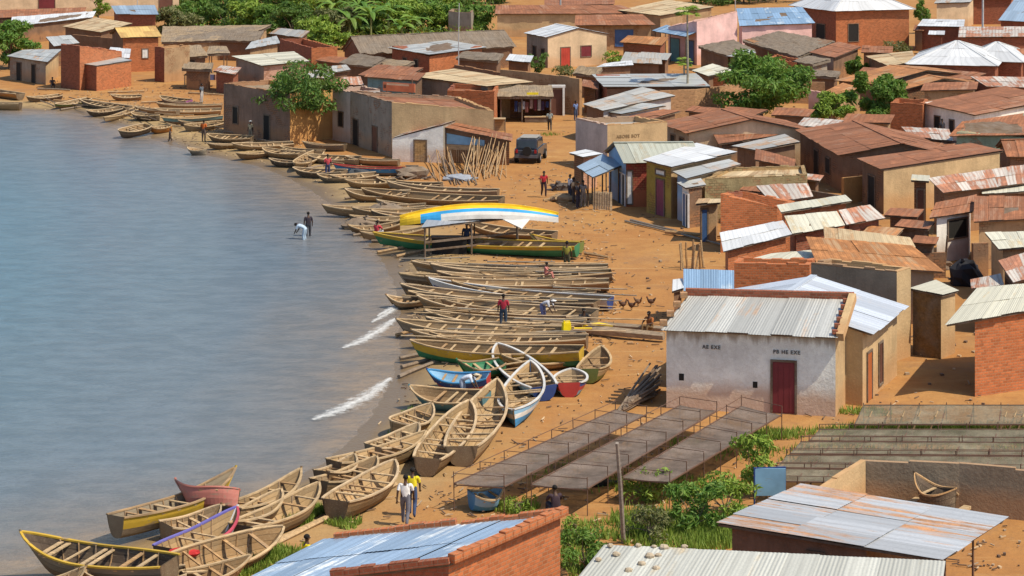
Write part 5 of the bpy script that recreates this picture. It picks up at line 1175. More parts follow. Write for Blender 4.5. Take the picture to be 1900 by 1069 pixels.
B('blue grey boat with the bending man beside it', (764, 712), (905, 728), .85, .8, 1.8, .75, pTEA, pTEA, group=BG, nth=5, rail=TL)
B('white rimmed boat pointing away between the coloured boats', (926, 632), (1012, 704), .85, .9, 1.9, .8, pDBL, pSKY, rail=pWHI, group=BG, nth=8, rise=(.2, .1))
B('broad blue and white sided boat with tan inside', (988, 668), (956, 752), .9, .9, 2.0, .85, pBLU, pSKY, pWHI, rail=pWHI, inner=TL, group=BG, nth=8, rise=(.3, .15), stern='pointed')
B('boat stern with red, white and blue bands', (1062, 664), (1057, 694), 1.1, 1.0, 1.6, .8, pSKY, pDBL, pRED, group=BG, nth=3, rise=(.1, .1), rail=pWHI)
B('small tan boat with yellow green bottom near the timber wall', (1118, 640), (1094, 676), .9, .85, 1.5, .75, pOLV, TL, group=BG, nth=3)
# the near end of the beach
B('big tan plank boat with open ribs facing the path', (925, 702), (858, 822), 1.1, .9, 2.2, .85, TB, TL, inner=TL, group=NG, nth=7, rise=(.4, .1))
B('tan plank boat with square stern beside the big tan boat', (868, 742), (790, 842), 1.0, .85, 1.8, .75, TB, TB, inner=TL, group=NG, nth=6, rise=(.4, .1))
B('small oval tan boat near the foam', (800, 750), (728, 775), .8, .7, 1.7, .65, TB, TL, inner=TL, group=NG, nth=5, stern='pointed')
B('tan boat lying along the shore below the oval boat', (792, 800), (620, 846), .9, .8, 1.6, .7, TB, TL, inner=TL, group=NG, nth=7)
B('old brown boat on its side next to the grassy sand', (700, 850), (592, 884), .8, .8, 1.6, .65, WOODB, TB, group=NG, nth=6)
B('pointed tan boat with dark stern above the grass', (732, 852), (622, 922), 1.0, .85, 1.8, .8, TB, TB, inner=TL, group=NG, nth=6, rise=(.35, .1))
B('slender tan boat with high bow at the lake edge', (560, 862), (430, 930), 1.15, .8, 1.5, .7, TB, TL, inner=TL, group=NG, nth=6, rise=(.5, .1))
B('tan boat with sharp bow beside the green grass', (592, 892), (446, 966), 1.1, .85, 1.7, .75, TB, TL, inner=TL, group=NG, nth=6, rise=(.45, .1))
B('boat with red and blue rim and pale inside', (440, 932), (306, 1010), 1.2, .8, 1.7, .75, TL, pWHI, inner=TL, rail=pRIM, rail2=pRRM, group=NG, nth=4, rise=(.45, .1))
B('bare tan hull heeled over beside the pole', (516, 968), (312, 1040), 1.0, .8, 1.8, .8, TL, TB, inner=TB, group=NG, nth=4, roll=-.28, rise=(.3, .1))
B('grey boat with yellow side standing in shallow water', (440, 868), (216, 950), 1.3, .9, 1.6, .8, GB, pYEL, inner=GRB, rail=TB, group=NG, nth=6, rise=(.6, .1), lift=.25)
B('pink hulled boat tilted against the yellow sided boat', (318, 886), (440, 928), 1.3, .7, 1.5, .75, pPNK, pPNK, inner=WOODB, rail=pPNK, group=NG, nth=3, rise=(.45, .1), roll=-.55, lift=.45, stern='pointed')
B('brown boat end below the pink hull', (408, 932), (306, 956), .8, .8, 1.4, .6, WOODB, TB, group=NG, nth=4)
B('large grey boat with mustard rail at the corner of the lake', (44, 984), (318, 1046), 1.35, 1.0, 2.0, .95, GB, GRB, inner=WOODD, rail=pYEL, group=NG, nth=8, rise=(.5, .1), lift=.15)
B('grey brown boat under the mustard railed boat', (150, 1058), (345, 1052), .8, .7, 1.4, .6, GB, TB, group=NG, nth=5)
B('tan boat bow at the bottom edge of the beach', (158, 1050), (40, 1085), 1.0, .7, 1.5, .7, TB, TL, group=NG, nth=4, rise=(.4, .1))
B('tan boat with many posts at the bottom of the beach', (465, 1030), (250, 1075), .9, .8, 1.6, .7, TB, TL, inner=TB, group=NG, nth=6)
B('small blue boat stored under the drying racks', (934, 908), (874, 915), .6, .6, 1.2, .5, pBLU, pSKY, inner=pSKY, nth=3)
yb = B('dark round bottomed boat propped up in the walled yard', (1696, 896), (1772, 922), 1.25, 1.0, 1.6, .75, WOODD, WOODD, inner=WOODD, rail=WOODB, nth=2, lift=.35, roll=-.06, rise=(.5, .2), stern='pointed')
for k, dx in enumerate((-.9, .9)):
    mb = MB(); q = yb.location; mb.box((0, 0, .3), (.18, 1.3, .62), WOODD); mb.box((0, 0, .62), (.26, 1.5, .1), WOODL)
    o = mb.build('boat_trestle'); o.location = (q.x + dx * math.cos(yb.rotation_euler.z), q.y + dx * math.sin(yb.rotation_euler.z), -.12); o.rotation_euler = (0, 0, yb.rotation_euler.z)
    tag(o, 'low wooden trestle under the dark boat in the walled yard', 'trestle', 'trestles under the yard boat')

# ------------------------------------------------------------------ the shelter with the overturned painted boat
def over_boat():
    a, b = P(742, 414, 1.75), P(1036, 408, 1.75); a.z = b.z = 0; L = (b - a).length; mid = (a + b) / 2; ang = math.atan2(b.y - a.y, b.x - a.x)
    t = thing('overturned_boat', 'overturned painted boat with yellow keel, blue and white bands above the shelter', 'boat', (mid.x, mid.y, 1.7), ang)
    hull = MB(); n = 25; cols = [pWHI, pWHI, pBLU2, pYEL2]; prof = [(1.0, 0.0), (.95, .35), (.84, .62), (.60, .84), (.0, 1.0)]
    def sec(u):
        w = 1.0 * max(.02, 1 - abs(2 * u - 1) ** 2.4) ** .8; arch = .46 * (1 - (2 * u - 1) ** 2); h = .50 + .16 * (1 - abs(2 * u - 1) ** 2)
        return [Vector(((u - .5) * L, w * p, arch + h * q - .1)) for p, q in prof]
    for i in range(n - 1):
        s0, s1 = sec(i / (n - 1)), sec((i + 1) / (n - 1)); u = i / (n - 1)
        for side in (-1, 1):
            for k in range(4):
                m = cols[k]
                if u < .10: m = pYEL2
                elif u < .22 and k < 3: m = pBLU2
                f = lambda p: Vector((p.x, p.y * side, p.z)); q = [f(s0[k]), f(s1[k]), f(s1[k + 1]), f(s0[k + 1])]
                hull.poly(q if side < 0 else q[::-1], m)
    hull.build('hull', t)
    k = MB(); pts = [sec(i / 24)[4] + Vector((0, 0, .03)) for i in range(25)]
    for i in range(24): k.beam(pts[i], pts[i + 1], .12, .12, pYEL2)
    k.build('keel', t)
pYEL2 = paint((.80, .50, .02), .1); pBLU2 = paint((.03, .30, .60), .1)
over_boat()
def shelter():
    t, pts, Wq, _ = house('open shelter with white sheet roof on dark posts among the boats', [(782, 422), (964, 402), (966, 391), (792, 408)], [1.9, 1.95, 2.05, 2.0], 'open', sheet((.36, .38, .41), (.3, .22, .16), .15, .1, .6), None, name='shelter', cat='shelter', posts=6, ov=.15)
    o = t.location; mb = MB()
    a, b = Wq[0], Wq[1]; c, d = Wq[2], Wq[3]
    mb.beam((a.x, a.y, 1.0), (b.x, b.y, 1.0), .06, .12, WOODD); mb.beam((a.x, a.y, .55), (b.x, b.y, .55), .06, .1, WOODD); mb.build('railing', t)
    q = MB(); q.box(((a.x * .75 + c.x * .25), (a.y * .5 + c.y * .5), .45), (2.0, .6, .95), DARK); q.box(((a.x * .75 + c.x * .25), (a.y * .5 + c.y * .5), .95), (2.1, .7, .06), WOODD); q.build('counter', t)  # near-black box that stands in for the shelter's dark inside
shelter()
m = MB(); a, b, c, d = P(925, 403, 2.1), P(968, 424, 1.6), P(940, 395, 2.2), P(985, 404, 2.0)
m.poly([a, b, d, c], pWHI); m.poly([a - Vector((0, 0, .04)), c - Vector((0, 0, .04)), d - Vector((0, 0, .04)), b - Vector((0, 0, .04))], pWHI)
ob = m.build('awning_sheet'); tag(ob, 'loose white sheet hanging off the shelter corner', 'sheet')

# ------------------------------------------------------------------ timber, poles, heaps
def ground_pole(label, A, B_, r, m, group=None, za=None, zb=None, name='wooden_pole', cat='pole'):
    a = P(*A, r if za is None else za); b = P(*B_, r if zb is None else zb)
    a.z = gz(a.x, a.y) + (r if za is None else za); b.z = gz(b.x, b.y) + (r if zb is None else zb)
    return pole(label, a, b, r, m, name, cat, group)
ground_pole('very long pale pole lying on the sand beside the walking men', (735, 898), (470, 1030), .09, TL)
ground_pole('second pale pole running along the long pole to the grass', (640, 945), (380, 1060), .09, TL)
ground_pole('pale squared beam along the big tan boat', (1030, 712), (800, 832), .10, TL)
ground_pole('short pale pole past the beam by the blue sided boat', (1030, 705), (1010, 730), .07, TL)
rg = random.Random(5)
for k in range(34):   # poles leaning against the patched shed
    x = rg.uniform(868, 948); A = P(x - rg.uniform(2, 22), rg.uniform(318, 334), 0); Bq = P(x, 303, 0); h = rg.uniform(1.1, 2.3)
    pole('thin pale pole leaning against the patched tin shed', (A.x, A.y, 0.02), (Bq.x + rg.uniform(-.3, .3), Bq.y - .25, h), .035, rg.choice([TL, TB, WOODB]), group='poles leaning against the patched tin shed')
for k in range(20):   # brush wood leaning left of it
    x = rg.uniform(790, 862); A = P(x + rg.uniform(5, 30), rg.uniform(332, 345), 0); Bq = P(x, rg.uniform(296, 312), 0)
    pole('dark crooked branch in the firewood heap below the white shed', (A.x, A.y, .03), (Bq.x, Bq.y, rg.uniform(.5, 1.3)), .045, rg.choice([GB, WOODB, WOODD]), group='branches of the firewood heap')
for k in range(30):   # dark poles stacked by the white house
    u = rg.random(); A = P(1142 + u * 28, 770 - u * 12 + rg.uniform(-4, 6), 0); Bq = P(1205 + rg.uniform(0, 22), 706 + rg.uniform(0, 36), 0); h = rg.uniform(.05, .9)
    pole('dark pole in the sloping pile beside the white house', (A.x, A.y, .05 + .3 * u), (Bq.x, Bq.y, h), .06, rg.choice([WOODD, WOODD, GB]), group='dark poles piled beside the white house')
EXTRA2 = [('tan hull wedged between the oval boat and the square stern boat', (775, 782), (690, 818), 1.4), ('old tan hull behind the pointed boat with dark stern', (660, 838), (598, 866), 1.4), ('weathered hull beside the slender high bowed boat', (520, 905), (420, 958), 1.4)]
for lb, A, Bq, bm in EXTRA2: B(lb, A, Bq, .9, .75, bm, .65, WOODB, TB, inner=TL, group=NG, nth=5)
EXTRA = [('thin grey dugout wedged between the two lowest shelter boats', (800, 490), (1120, 498), GRB), ('slim brown dugout under the pink cloth boat', (812, 504), (1060, 510), GB), ('slim tan dugout beside the white railed boat', (840, 524), (1105, 538), TB), ('thin dark dugout below the white railed boat', (760, 538), (1070, 562), WOODD), ('narrow brown dugout among the slanting beam boats', (820, 556), (1098, 566), WOODB), ('narrow grey dugout behind the crimson shirt man', (792, 588), (1060, 598), GB),
 ('narrow tan dugout at the edge of the large yellow boat', (790, 612), (1040, 628), TB), ('thin weathered dugout above the shelter roof', (700, 372), (900, 384), GRB), ('thin dark dugout above the overturned boat', (690, 390), (860, 398), GB), ('slim dugout half buried near the jumbled wood', (670, 424), (790, 420), WOODB), ('small brown dugout across the ochre boat bow', (700, 330), (820, 338), GB), ('long slim grey dugout right above the ochre boat', (720, 338), (925, 350), GRB),
 ('old grey dugout lying before the fish stall', (300, 182), (372, 188), GB), ('old brown dugout beside the dark cargo boat', (250, 196), (330, 203), WOODB), ('old dark dugout behind the orange brown boat', (330, 222), (400, 226), WOODD), ('low tan dugout on the sand under the round tree', (520, 270), (600, 276), TB), ('low dark dugout below the orange wall', (500, 288), (575, 296), WOODD), ('small grey dugout beside the red shirt man', (590, 318), (660, 324), GRB), ('thin brown dugout behind the blue painted boat', (640, 288), (740, 294), WOODB)]
for lb, A, Bq, m_ in EXTRA: B(lb, A, Bq, .6, .55, 1.0, .5, m_, group=BG if A[0] > 660 else FG, nth=5)
rg = random.Random(77)
for k in range(46):   # poles and oars strewn between the hulls
    x = rg.uniform(740, 1060); y = rg.uniform(475, 625); L_ = rg.uniform(60, 150); a_ = rg.uniform(-.02, .09)
    pole('long thin pole lying across the packed boats', P(x, y, rg.uniform(.45, .75)), P(x + L_, y + L_ * a_, rg.uniform(.45, .75)), .04, rg.choice([TL, TB, GRB, BLEACH]), group='poles lying across the packed boats')
for k in range(40):
    u = rg.random(); x = 60 + 560 * u; y = 172 + 128 * u ** 1.3 + rg.uniform(0, 22) * (1 - .4 * u); L_ = rg.uniform(18, 60); a = P(x, y); 
    if float(shore_dist(np.array([a.x]), np.array([a.y]))[0]) < 1.2: continue
    pole('old spar lying on the far beach between dugouts', (a.x, a.y, gz(a.x, a.y) + rg.uniform(.06, .35)), tuple(P(x + L_, y + rg.uniform(-3, 5), rg.uniform(.05, .5))), .06, rg.choice([GB, TB, TL, WOODD]), group='spars on the far beach')
LOGS = [((640, 415), (705, 420)), ((655, 428), (712, 424)), ((690, 440), (760, 446)), ((665, 400), (735, 404)), ((700, 460), (790, 452)), ((712, 448), (780, 440)), ((735, 470), (800, 462)), ((630, 385), (700, 390)),
        ((745, 672), (800, 660)), ((740, 690), (805, 668)), ((742, 655), (810, 648)), ((735, 612), (780, 606)), ((100, 186), (150, 189)), ((112, 199), (178, 193)), ((262, 190), (330, 188)), ((300, 206), (408, 205)), ((350, 172), (415, 176)), ((505, 290), (585, 292)),
        ((640, 364), (720, 360)), ((1120, 500), (1140, 520)), ((1085, 470), (1130, 478)), ((70, 165), (130, 167)), ((200, 171), (268, 169)), ((455, 272), (520, 268)), ((560, 312), (640, 300))]
for k, (A, Bq) in enumerate(LOGS):
    ground_pole('driftwood log lying on the sand among the boats', A, Bq, .10, rg.choice([GB, TB, WOODB]), group='logs and rollers on the sand', name='log', cat='log')
# timber barrier at the end of the boats and roof beam lumber
ground_pole('thick pale timber baulk reaching from the boats to the white house', (985, 602), (1232, 624), .28, wood((.36, .27, .18)), name='timber_baulk', cat='timber')
ground_pole('second thick timber baulk lying above the first', (1010, 596), (1230, 610), .2, wood((.32, .24, .16)), name='timber_baulk', cat='timber')
ground_pole('long thin pole lying in front of the yellow house', (1160, 410), (1345, 455), .07, GRB)
ground_pole('brown beam lying beside the brick house with timber beam', (1235, 430), (1340, 438), .14, WOODB)
ground_pole('grey plank on the path before the yellow house', (1170, 408), (1255, 428), .08, GRB)
ground_pole('dark bent post standing before the white walled house', (1757, 500), (1759, 438), .06, WOODD, zb=2.2) if False else pole('dark bent post standing before the white walled house', P(1752, 500), P(1758, 437, 2.0), .07, WOODD)
pole('weathered leaning post standing in the bushes', P(1157, 1006), P(1145, 822, 3.6), .085, wood((.30, .25, .21)))
pole('bent stick beside the boat in the walled yard', P(1808, 945), P(1765, 906, 1.0), .05, TL)
for k, (x, y, ln) in enumerate([(1268, 478, 0), (1276, 480, 0), (1284, 479, 0), (1292, 481, 0), (1300, 480, 0), (1306, 478, 0), (1264, 482, 0), (1288, 484, 0)]):
    a = P(x, y + 18); pole('rough stake standing in the fence beside the brick house', (a.x, a.y, -.2), (a.x + rg.uniform(-.2, .2), a.y + rg.uniform(-.2, .2), rg.uniform(1.2, 1.7)), .07, rg.choice([TL, WOODB, WOODD]), name='stake', cat='stake', group='stakes of the fence by the brick house')
for label, px, y0, h, r in [('tall grey utility pole behind the small white gable house', 1040, 62, 9, .14), ('tall grey pole standing at the shining pyramid roof', 1823, 100, 10, .14), ('thin tall pole beside the broad tan roof', 851, 155, 8, .06), ('thin tall pole at the grey blue roof house', 255, 48, 7, .07), ('thin pole behind the pale pink house', 1364, 26, 6, .07)]:
    a = P(px, y0); pole(label, (a.x, a.y, -.3), (a.x + .05, a.y, h), r, plain((.42, .42, .42)), 'utility_pole', 'pole')
def heap(label, px, py, r, hgt, m, n=14, name='wood_heap', cat='heap', seed=1):
    rg = random.Random(seed); mb = MB(); o = P(px, py)
    for k in range(n):
        a = rg.uniform(0, 6.3); d = rg.uniform(0, r); l = rg.uniform(.4, 1.1); z = max(.08, hgt * (1 - d / r) * rg.uniform(.4, 1)); c = Vector((math.cos(a) * d, math.sin(a) * d * .6, z)); e = Vector((rg.uniform(-1, 1), rg.uniform(-.6, .6), rg.uniform(-.25, .25))).normalized() * l / 2
        mb.tube([c - e, c + e], rg.uniform(.05, .12), m, 5)
    mb.ball((0, 0, hgt * .3), (r * .8, r * .55, hgt * .6), m, 10, 6, .2, rg)
    ob = mb.build(name); ob.location = (o.x, o.y, gz(o.x, o.y)); return tag(ob, label, cat)
heap('dark heap of nets below the blue painted boat', 665, 330, 1.1, .7, plain((.05, .055, .06)), 6, 'net_heap', 'nets', 2)
heap('brown heap of split logs beside the firewood branches', 765, 330, 1.6, .9, GB, 26, 'log_heap', 'firewood', 3)
heap('jumble of dark wood on the sand by the water', 672, 416, 1.6, .7, GB, 24, 'wood_heap', 'firewood', 4)
heap('jumble of dark drift wood beside the person in red', 715, 398, 1.5, .8, GB, 18, 'wood_heap', 'firewood', 5)
heap('grey blue heap of nets at the foot of the leaning poles', 850, 334, 1.4, .45, plain((.28, .30, .34)), 6, 'net_heap', 'nets', 6)
heap('dark rubble heap beside the veranda', 1042, 352, 1.0, .5, plain((.10, .08, .07)), 10, 'rubble_heap', 'heap', 7)
heap('pale firewood heap behind the shop people', 1046, 372, 1.2, .5, TB, 16, 'wood_heap', 'firewood', 8)
heap('black tarpaulin bundle between the yard houses', 1790, 528, 1.2, 1.5, plain((.02, .02, .025)), 3, 'tarpaulin_bundle', 'bundle', 9)
heap('pile of dark firewood in the shaded yard', 1735, 498, 1.2, .6, WOODD, 14, 'wood_heap', 'firewood', 10)
heap('dark barrel shaped bundle under the drying racks', 1112, 900, .45, .45, plain((.04, .04, .04)), 4, 'bundle', 'bundle', 12)

# ------------------------------------------------------------------ racks
rack('long drying rack nearest the boats on the path', [(843, 897), (936, 903), (1198, 770), (1143, 760)], .95, 7, .38)
rack('middle one of the three long slanting drying racks', [(985, 899), (1090, 907), (1330, 762), (1262, 752)], .95, 7, .38)
rack('long drying rack nearest the red metal door', [(1155, 886), (1242, 894), (1450, 770), (1376, 753)], .95, 7, .38)
rack('stick topped drying rack below the orange brick house', [(1585, 788), (1960, 788), (1960, 752), (1602, 752)], .8, 7, .1, NETB, group='drying racks in rows')
rack('drying rack in the row with grass behind it', [(1500, 818), (1960, 822), (1960, 797), (1520, 797)], .85, 8, .22, NETB, group='drying racks in rows')
rack('drying rack in the middle of the parallel rows', [(1465, 842), (1960, 846), (1960, 822), (1485, 820)], .85, 8, .22, NETB, group='drying racks in rows')
rack('drying rack just behind the concrete yard wall', [(1440, 868), (1960, 874), (1960, 848), (1460, 845)], .85, 8, .22, NETB, group='drying racks in rows')
rack('short drying rack end beside the blue sheet panel', [(1428, 893), (1580, 896), (1590, 872), (1442, 870)], .85, 3, .22, NETB, group='drying racks in rows')
for k in range(9):
    x = (1600, 1632, 1660, 1690, 1722, 1850, 1868, 1884, 1900)[k]; a = P(x, 812); b = P(x + 18, 772, .75); pole('pale split stick propped on the stick topped drying rack', (a.x, a.y, .05), (b.x, b.y, .95), .04, TL, group='sticks propped on the drying rack')
# concrete yard wall; its sunlit and dim sides are set by plaster colour
wall_thing('sunlit short side of the concrete yard wall', [(1515, 905), (1596, 853)], [1.75, 1.75], -.2, TAN)
wall_thing('long dim concrete yard wall behind the dark boat', [(1596, 853), (1780, 862), (1990, 880)], [1.75, 1.75, 1.75], .2, CONC)
m = MB(); a, b = P(1400, 930, .35), P(1457, 928, .35); sgn = MB(); sgn.box(((a + b) / 2 + Vector((0, 0, .65))), ((b - a).length, .05, .95), pSKY); o = sgn.build('sheet_panel'); tag(o, 'pale blue sheet metal panel standing before the bushes', 'panel')
mb = MB()
for q in (a, b): mb.tube([(q.x, q.y + .06, -.1), (q.x, q.y + .06, 1.5)], .035, pDBL, 6)
mb.beam((a.x, a.y + .06, 1.48), (b.x, b.y + .06, 1.48), .05, .05, pDBL); mb.build('frame', o)
rg = random.Random(8)
for k, (x, y) in enumerate([(1132, 1012), (1143, 1028), (1184, 1012), (1214, 1014), (1222, 1030), (1232, 1016), (1270, 1014), (1190, 1046), (1166, 1058), (1218, 1055), (1206, 1032), (1110, 1038)]):
    tt = max(0, min(1, (1078 - y) / 66)); z = 2.72 + .38 * tt; mb = MB(); r = .06 + .06 * rg.random(); mb.ball((0, 0, 0), (r * 1.3, r, r * .8), plain((.42, .34, .24)), 8, 5, .15, rg); o = mb.build('stone', None, False); o.location = P(x, y, z)
    tag(o, 'pale stone holding down the sheets at the bottom edge roof', 'stone', 'stones on the roof')
# ------------------------------------------------------------------ greenery
tree('round leafy tree on the beach before the orange wall', 558, 262, 6, 3.4, 2.0, 4.15, LF2, 3800, .30, 3, .13, 38, fork=4)
tree('big mango tree among the rusty roofs', 1410, 226, 5.5, 3.7, 2.4, 3.2, LF1, 7500, .34, 5, .22, 46)
tree('tall dark green tree beside the orange brick house', 1622, 242, 4.5, 2.2, 2.1, 2.9, LF1, 5200, .30, 6, .16, 24)
tree('light green bushy tree touching the dark green tree', 1538, 244, 3.2, 1.8, 1.4, 1.7, LF3, 3600, .26, 7, .12, 18)
tree('small bright green tree between the rust and tan roofs', 1590, 150, 3.2, 1.05, 1.3, 2.0, LF1, 1900, .28, 8, .1, 14)
tree('leafy tree beside the low lakeside house', 18, 128, 5, 3.2, 2.3, 3.0, LF1, 4200, .36, 9, .18, 24)
tree('small round tree before the cream house', 182, 46, 4, 1.6, 1.5, 2.6, LF3, 700, .34, 10, .12, 12)
tree('small tree beside the hipped metal roof', 1712, 62, 4, 1.2, 1.5, 2.8, LF1, 700, .32, 11, .12, 12)
bush('bush beside the tall pole and pyramid roof', 1838, 92, 2.6, 2.4, LF3, 900, .3, 12)
bush('green bush left of the small white gable house', 995, 136, 1.3, 2.4, LF2, 700, .26, 13)
bush('low grassy bush at the corner of the small gable house', 1136, 120, 2.0, 1.4, LF3, 900, .26, 14)
bush('low bush before the red door wall', 1048, 140, 1.4, 1.0, LF4, 400, .24, 15)
bush('bush with climbing weeds on the orange brick wall', 605, 122, 1.0, 2.0, LF4, 500, .24, 16)
bush('dry bush along the orange brick house', 1668, 95, 2.2, 1.0, LF4, 500, .28, 17)
papaya('tall thin papaya tree behind the long grey roof', 1275, 216, 9.0, 1.05, seed=3)
papaya('lower papaya tree beside the tall one', 1269, 208, 4.4, .75, seed=4)
# green thicket along the top
TH = [(330, 62, 2.6, 3.4, LF4), (372, 52, 2.8, 4.2, LF1), (425, 55, 3.0, 4.4, LF2), (470, 60, 2.6, 4.0, LF3), (512, 66, 3.0, 4.0, LF1), (545, 72, 2.8, 4.4, LF2), (585, 82, 2.6, 3.2, LF3), (602, 92, 2.2, 2.6, LF3), (618, 70, 2.6, 3.6, LF4), (655, 62, 3, 3.4, LF2), (715, 60, 3.2, 3.4, LF3), (760, 58, 3.0, 4.0, LF3), (800, 56, 2.8, 4.2, LF1), (832, 58, 2.4, 3.4, LF3), (890, 60, 2.6, 3.6, LF1),
      (355, 24, 3.6, 5, LF2), (410, 22, 4, 5.6, LF1), (468, 24, 4, 5.4, LF2), (520, 26, 4, 6, LF1), (575, 26, 4, 6, LF3), (632, 24, 4, 5.6, LF2), (690, 22, 4, 5.6, LF1), (745, 22, 4, 6, LF2), (800, 22, 4, 6, LF3), (850, 20, 3.6, 5.4, LF2), (905, 6, 3.6, 4, LF2), (1240, -4, 4, 5, LF2), (1310, 8, 4.4, 4.6, LF2), (1380, 6, 4, 5.4, LF1), (1440, 4, 4, 5.4, LF2), (1008, -6, 4, 4, LF1), (1090, -4, 4, 4, LF2)]
KIND = {id(LF1): 'mid green bushy tree in the thicket behind the village', id(LF2): 'dark green tree in the thicket behind the village', id(LF3): 'bright yellow green tree in the thicket behind the village', id(LF4): 'dry olive bush in the thicket behind the village'}
for k, (x, y, r, h, m) in enumerate(TH):
    tree(KIND[id(m)], x, y, h, r * 1.1, h * .52, h * .52, m, 2000, .46, 40 + k, .14, 26, 'tree', 'tree', 'trees of the thicket')
for k, (x, y, h, L) in enumerate([(648, 72, 2.2, 3.6), (688, 70, 2.8, 4.2), (668, 60, 3.2, 4.2), (720, 64, 2.6, 3.8), (735, 50, 3.0, 3.8), (700, 52, 3.4, 4.0), (765, 66, 1.8, 2.8), (785, 48, 2.6, 3.2), (620, 50, 2.6, 3.4), (745, 76, 1.6, 2.4)]):
    banana('banana plant with long arching leaves in the thicket', x, y, h, LFB, 70 + k, 'banana plants in the thicket', 10, L)
# near plants
bush('largest leafy bush behind the leaning post', 1292, 985, 1.1, 1.7, LF1, 1100, .16, 90)
bush('tall leafy shrub beside the blue sheet panel', 1400, 920, 0.95, 2.1, LF3, 1000, .15, 91)
bush('bright low shrub between the rack and the post', 1345, 960, 1.2, 1.5, LF3, 1000, .15, 92)
bush('thin shrub under the end of the drying rack', 1200, 930, .9, 1.1, LF3, 500, .13, 93)
bush('weedy bush just right of the leaning post', 1205, 1000, 1.0, .9, LF4, 700, .13, 94)
bush('dense bush between the two bottom edge houses', 1085, 1062, 1.0, 1.3, LF1, 1000, .14, 95)
bush('low bush at the corner of the blue roof house', 1068, 990, .5, .5, LF3, 250, .11, 96)
bush('small weed beneath the first drying rack', 962, 948, .6, .45, LF3, 250, .11, 97)
GRM = leaf((0.14, 0.24, 0.03), (0.30, 0.38, 0.07)); gb = MB(); rg = random.Random(4)
def grass(px, py, rx, ry, n, h=.22):
    c = P(px, py)
    for _ in range(n):
        a = rg.uniform(0, 6.283); d = math.sqrt(rg.random()) * (1 + .25 * math.sin(3 * a + px)); x, y = c.x + math.cos(a) * d * rx, c.y + math.sin(a) * d * ry; z = gz(x, y) - .02; l = h * rg.uniform(.5, 1.4); t = rg.uniform(0, 6.3); dx, dy = math.cos(t) * .035, math.sin(t) * .035; lx, ly = rg.gauss(0, .3) * l, rg.gauss(0, .3) * l
        gb.poly([(x - dx, y - dy, z), (x + dx, y + dy, z), (x + lx, y + ly, z + l)], GRM, [(0, 0), (1, 0), (.5, 1)], (rg.random(), rg.random(), .5))
for a in [(552, 960, .75, .9, 1100), (585, 948, .5, .6, 500), (640, 973, .6, .5, 260), (510, 1028, 1.0, .7, 900), (480, 1045, .8, .7, 500), (440, 1062, .9, .5, 400), (1270, 985, 2.4, 2.4, 2600, .3), (1340, 998, 1.6, 1.4, 1600, .3), (1180, 985, 1.8, 1.8, 1100, .25), (1435, 808, 1.0, .8, 500), (1290, 830, 1.2, 1.0, 260), (1650, 800, 4.0, .9, 1500), (1820, 800, 4.0, .9, 1800), (1700, 840, 7, 2.2, 1600), (960, 945, .9, .6, 360), (1060, 1010, 1.0, 1.4, 500), (1600, 765, 1.2, .6, 300), (1100, 1050, 1.2, 1.6, 700), (1225, 905, 1.8, 1.6, 700), (1080, 880, 2.4, 2.0, 260), (1832, 935, .8, .5, 200), (1420, 960, 1, 1, 400), (700, 905, .5, .4, 80), (1010, 850, .6, .5, 90), (770, 760, .5, .4, 120), (745, 800, .5, .4, 160), (1600, 660, .8, .6, 120), (1020, 250, 1, .8, 90)]:
    grass(*a)
setting(gb.build('grass'), 'stuff')
ub = MB(); rg = random.Random(31)
def under(x0, x1, y0, y1, n, h, m):
    for _ in range(n):
        p_ = P(rg.uniform(x0, x1), rg.uniform(y0, y1)); leaves(ub, Vector((p_.x, p_.y, h * .4)), (1.3, 1.3, h * .6), 9, .42, m, rg)
under(318, 905, -40, 70, 900, 1.6, LF2); under(560, 640, 60, 96, 90, 1.2, LF3); under(330, 900, 20, 72, 300, 1.3, LF3); under(905, 1480, -60, -6, 500, 2.2, LF2); under(1700, 1900, -40, -10, 120, 2.0, LF4)
setting(ub.build('undergrowth'), 'stuff')
db = MB(); rg = random.Random(14)
STN = plain((.36, .27, .18)); STD = plain((.14, .09, .06)); CHP = plain((.55, .40, .24))
def litter(px0, px1, py0, py1, n, smax=.10):
    for _ in range(n):
        p = P(rg.uniform(px0, px1), rg.uniform(py0, py1)); d = float(shore_dist(np.array([p.x]), np.array([p.y]))[0])
        if d < .6: continue
        z = gz(p.x, p.y); s = rg.uniform(.02, smax); m = rg.choice([STN, STD, STD, CHP])
        if rg.random() < .5:
            a = rg.uniform(0, 6.3); e = Vector((math.cos(a), math.sin(a), rg.uniform(-.05, .2))) * rg.uniform(.1, .45); db.beam(Vector((p.x, p.y, z + .03)), Vector((p.x, p.y, z + .03)) + e, .04, .03, m)
        else: db.box((p.x, p.y, z + s * .3), (s * 2, s * 1.4, s), m, Matrix.Rotation(rg.uniform(0, 3), 3, 'Z'))
litter(560, 1140, 300, 640, 1500, .07); litter(60, 560, 160, 300, 900, .08); litter(700, 1230, 640, 840, 260, .04); litter(420, 1000, 840, 1050, 350, .035); litter(950, 1240, 240, 640, 260, .05); litter(820, 1450, 800, 1010, 220, .05); litter(1500, 1900, 740, 1060, 400, .07); litter(1200, 1900, 100, 740, 700, .10)
litter(740, 1140, 470, 640, 900, .06); litter(60, 560, 150, 300, 900, .07)
setting(db.build('debris'), 'stuff')

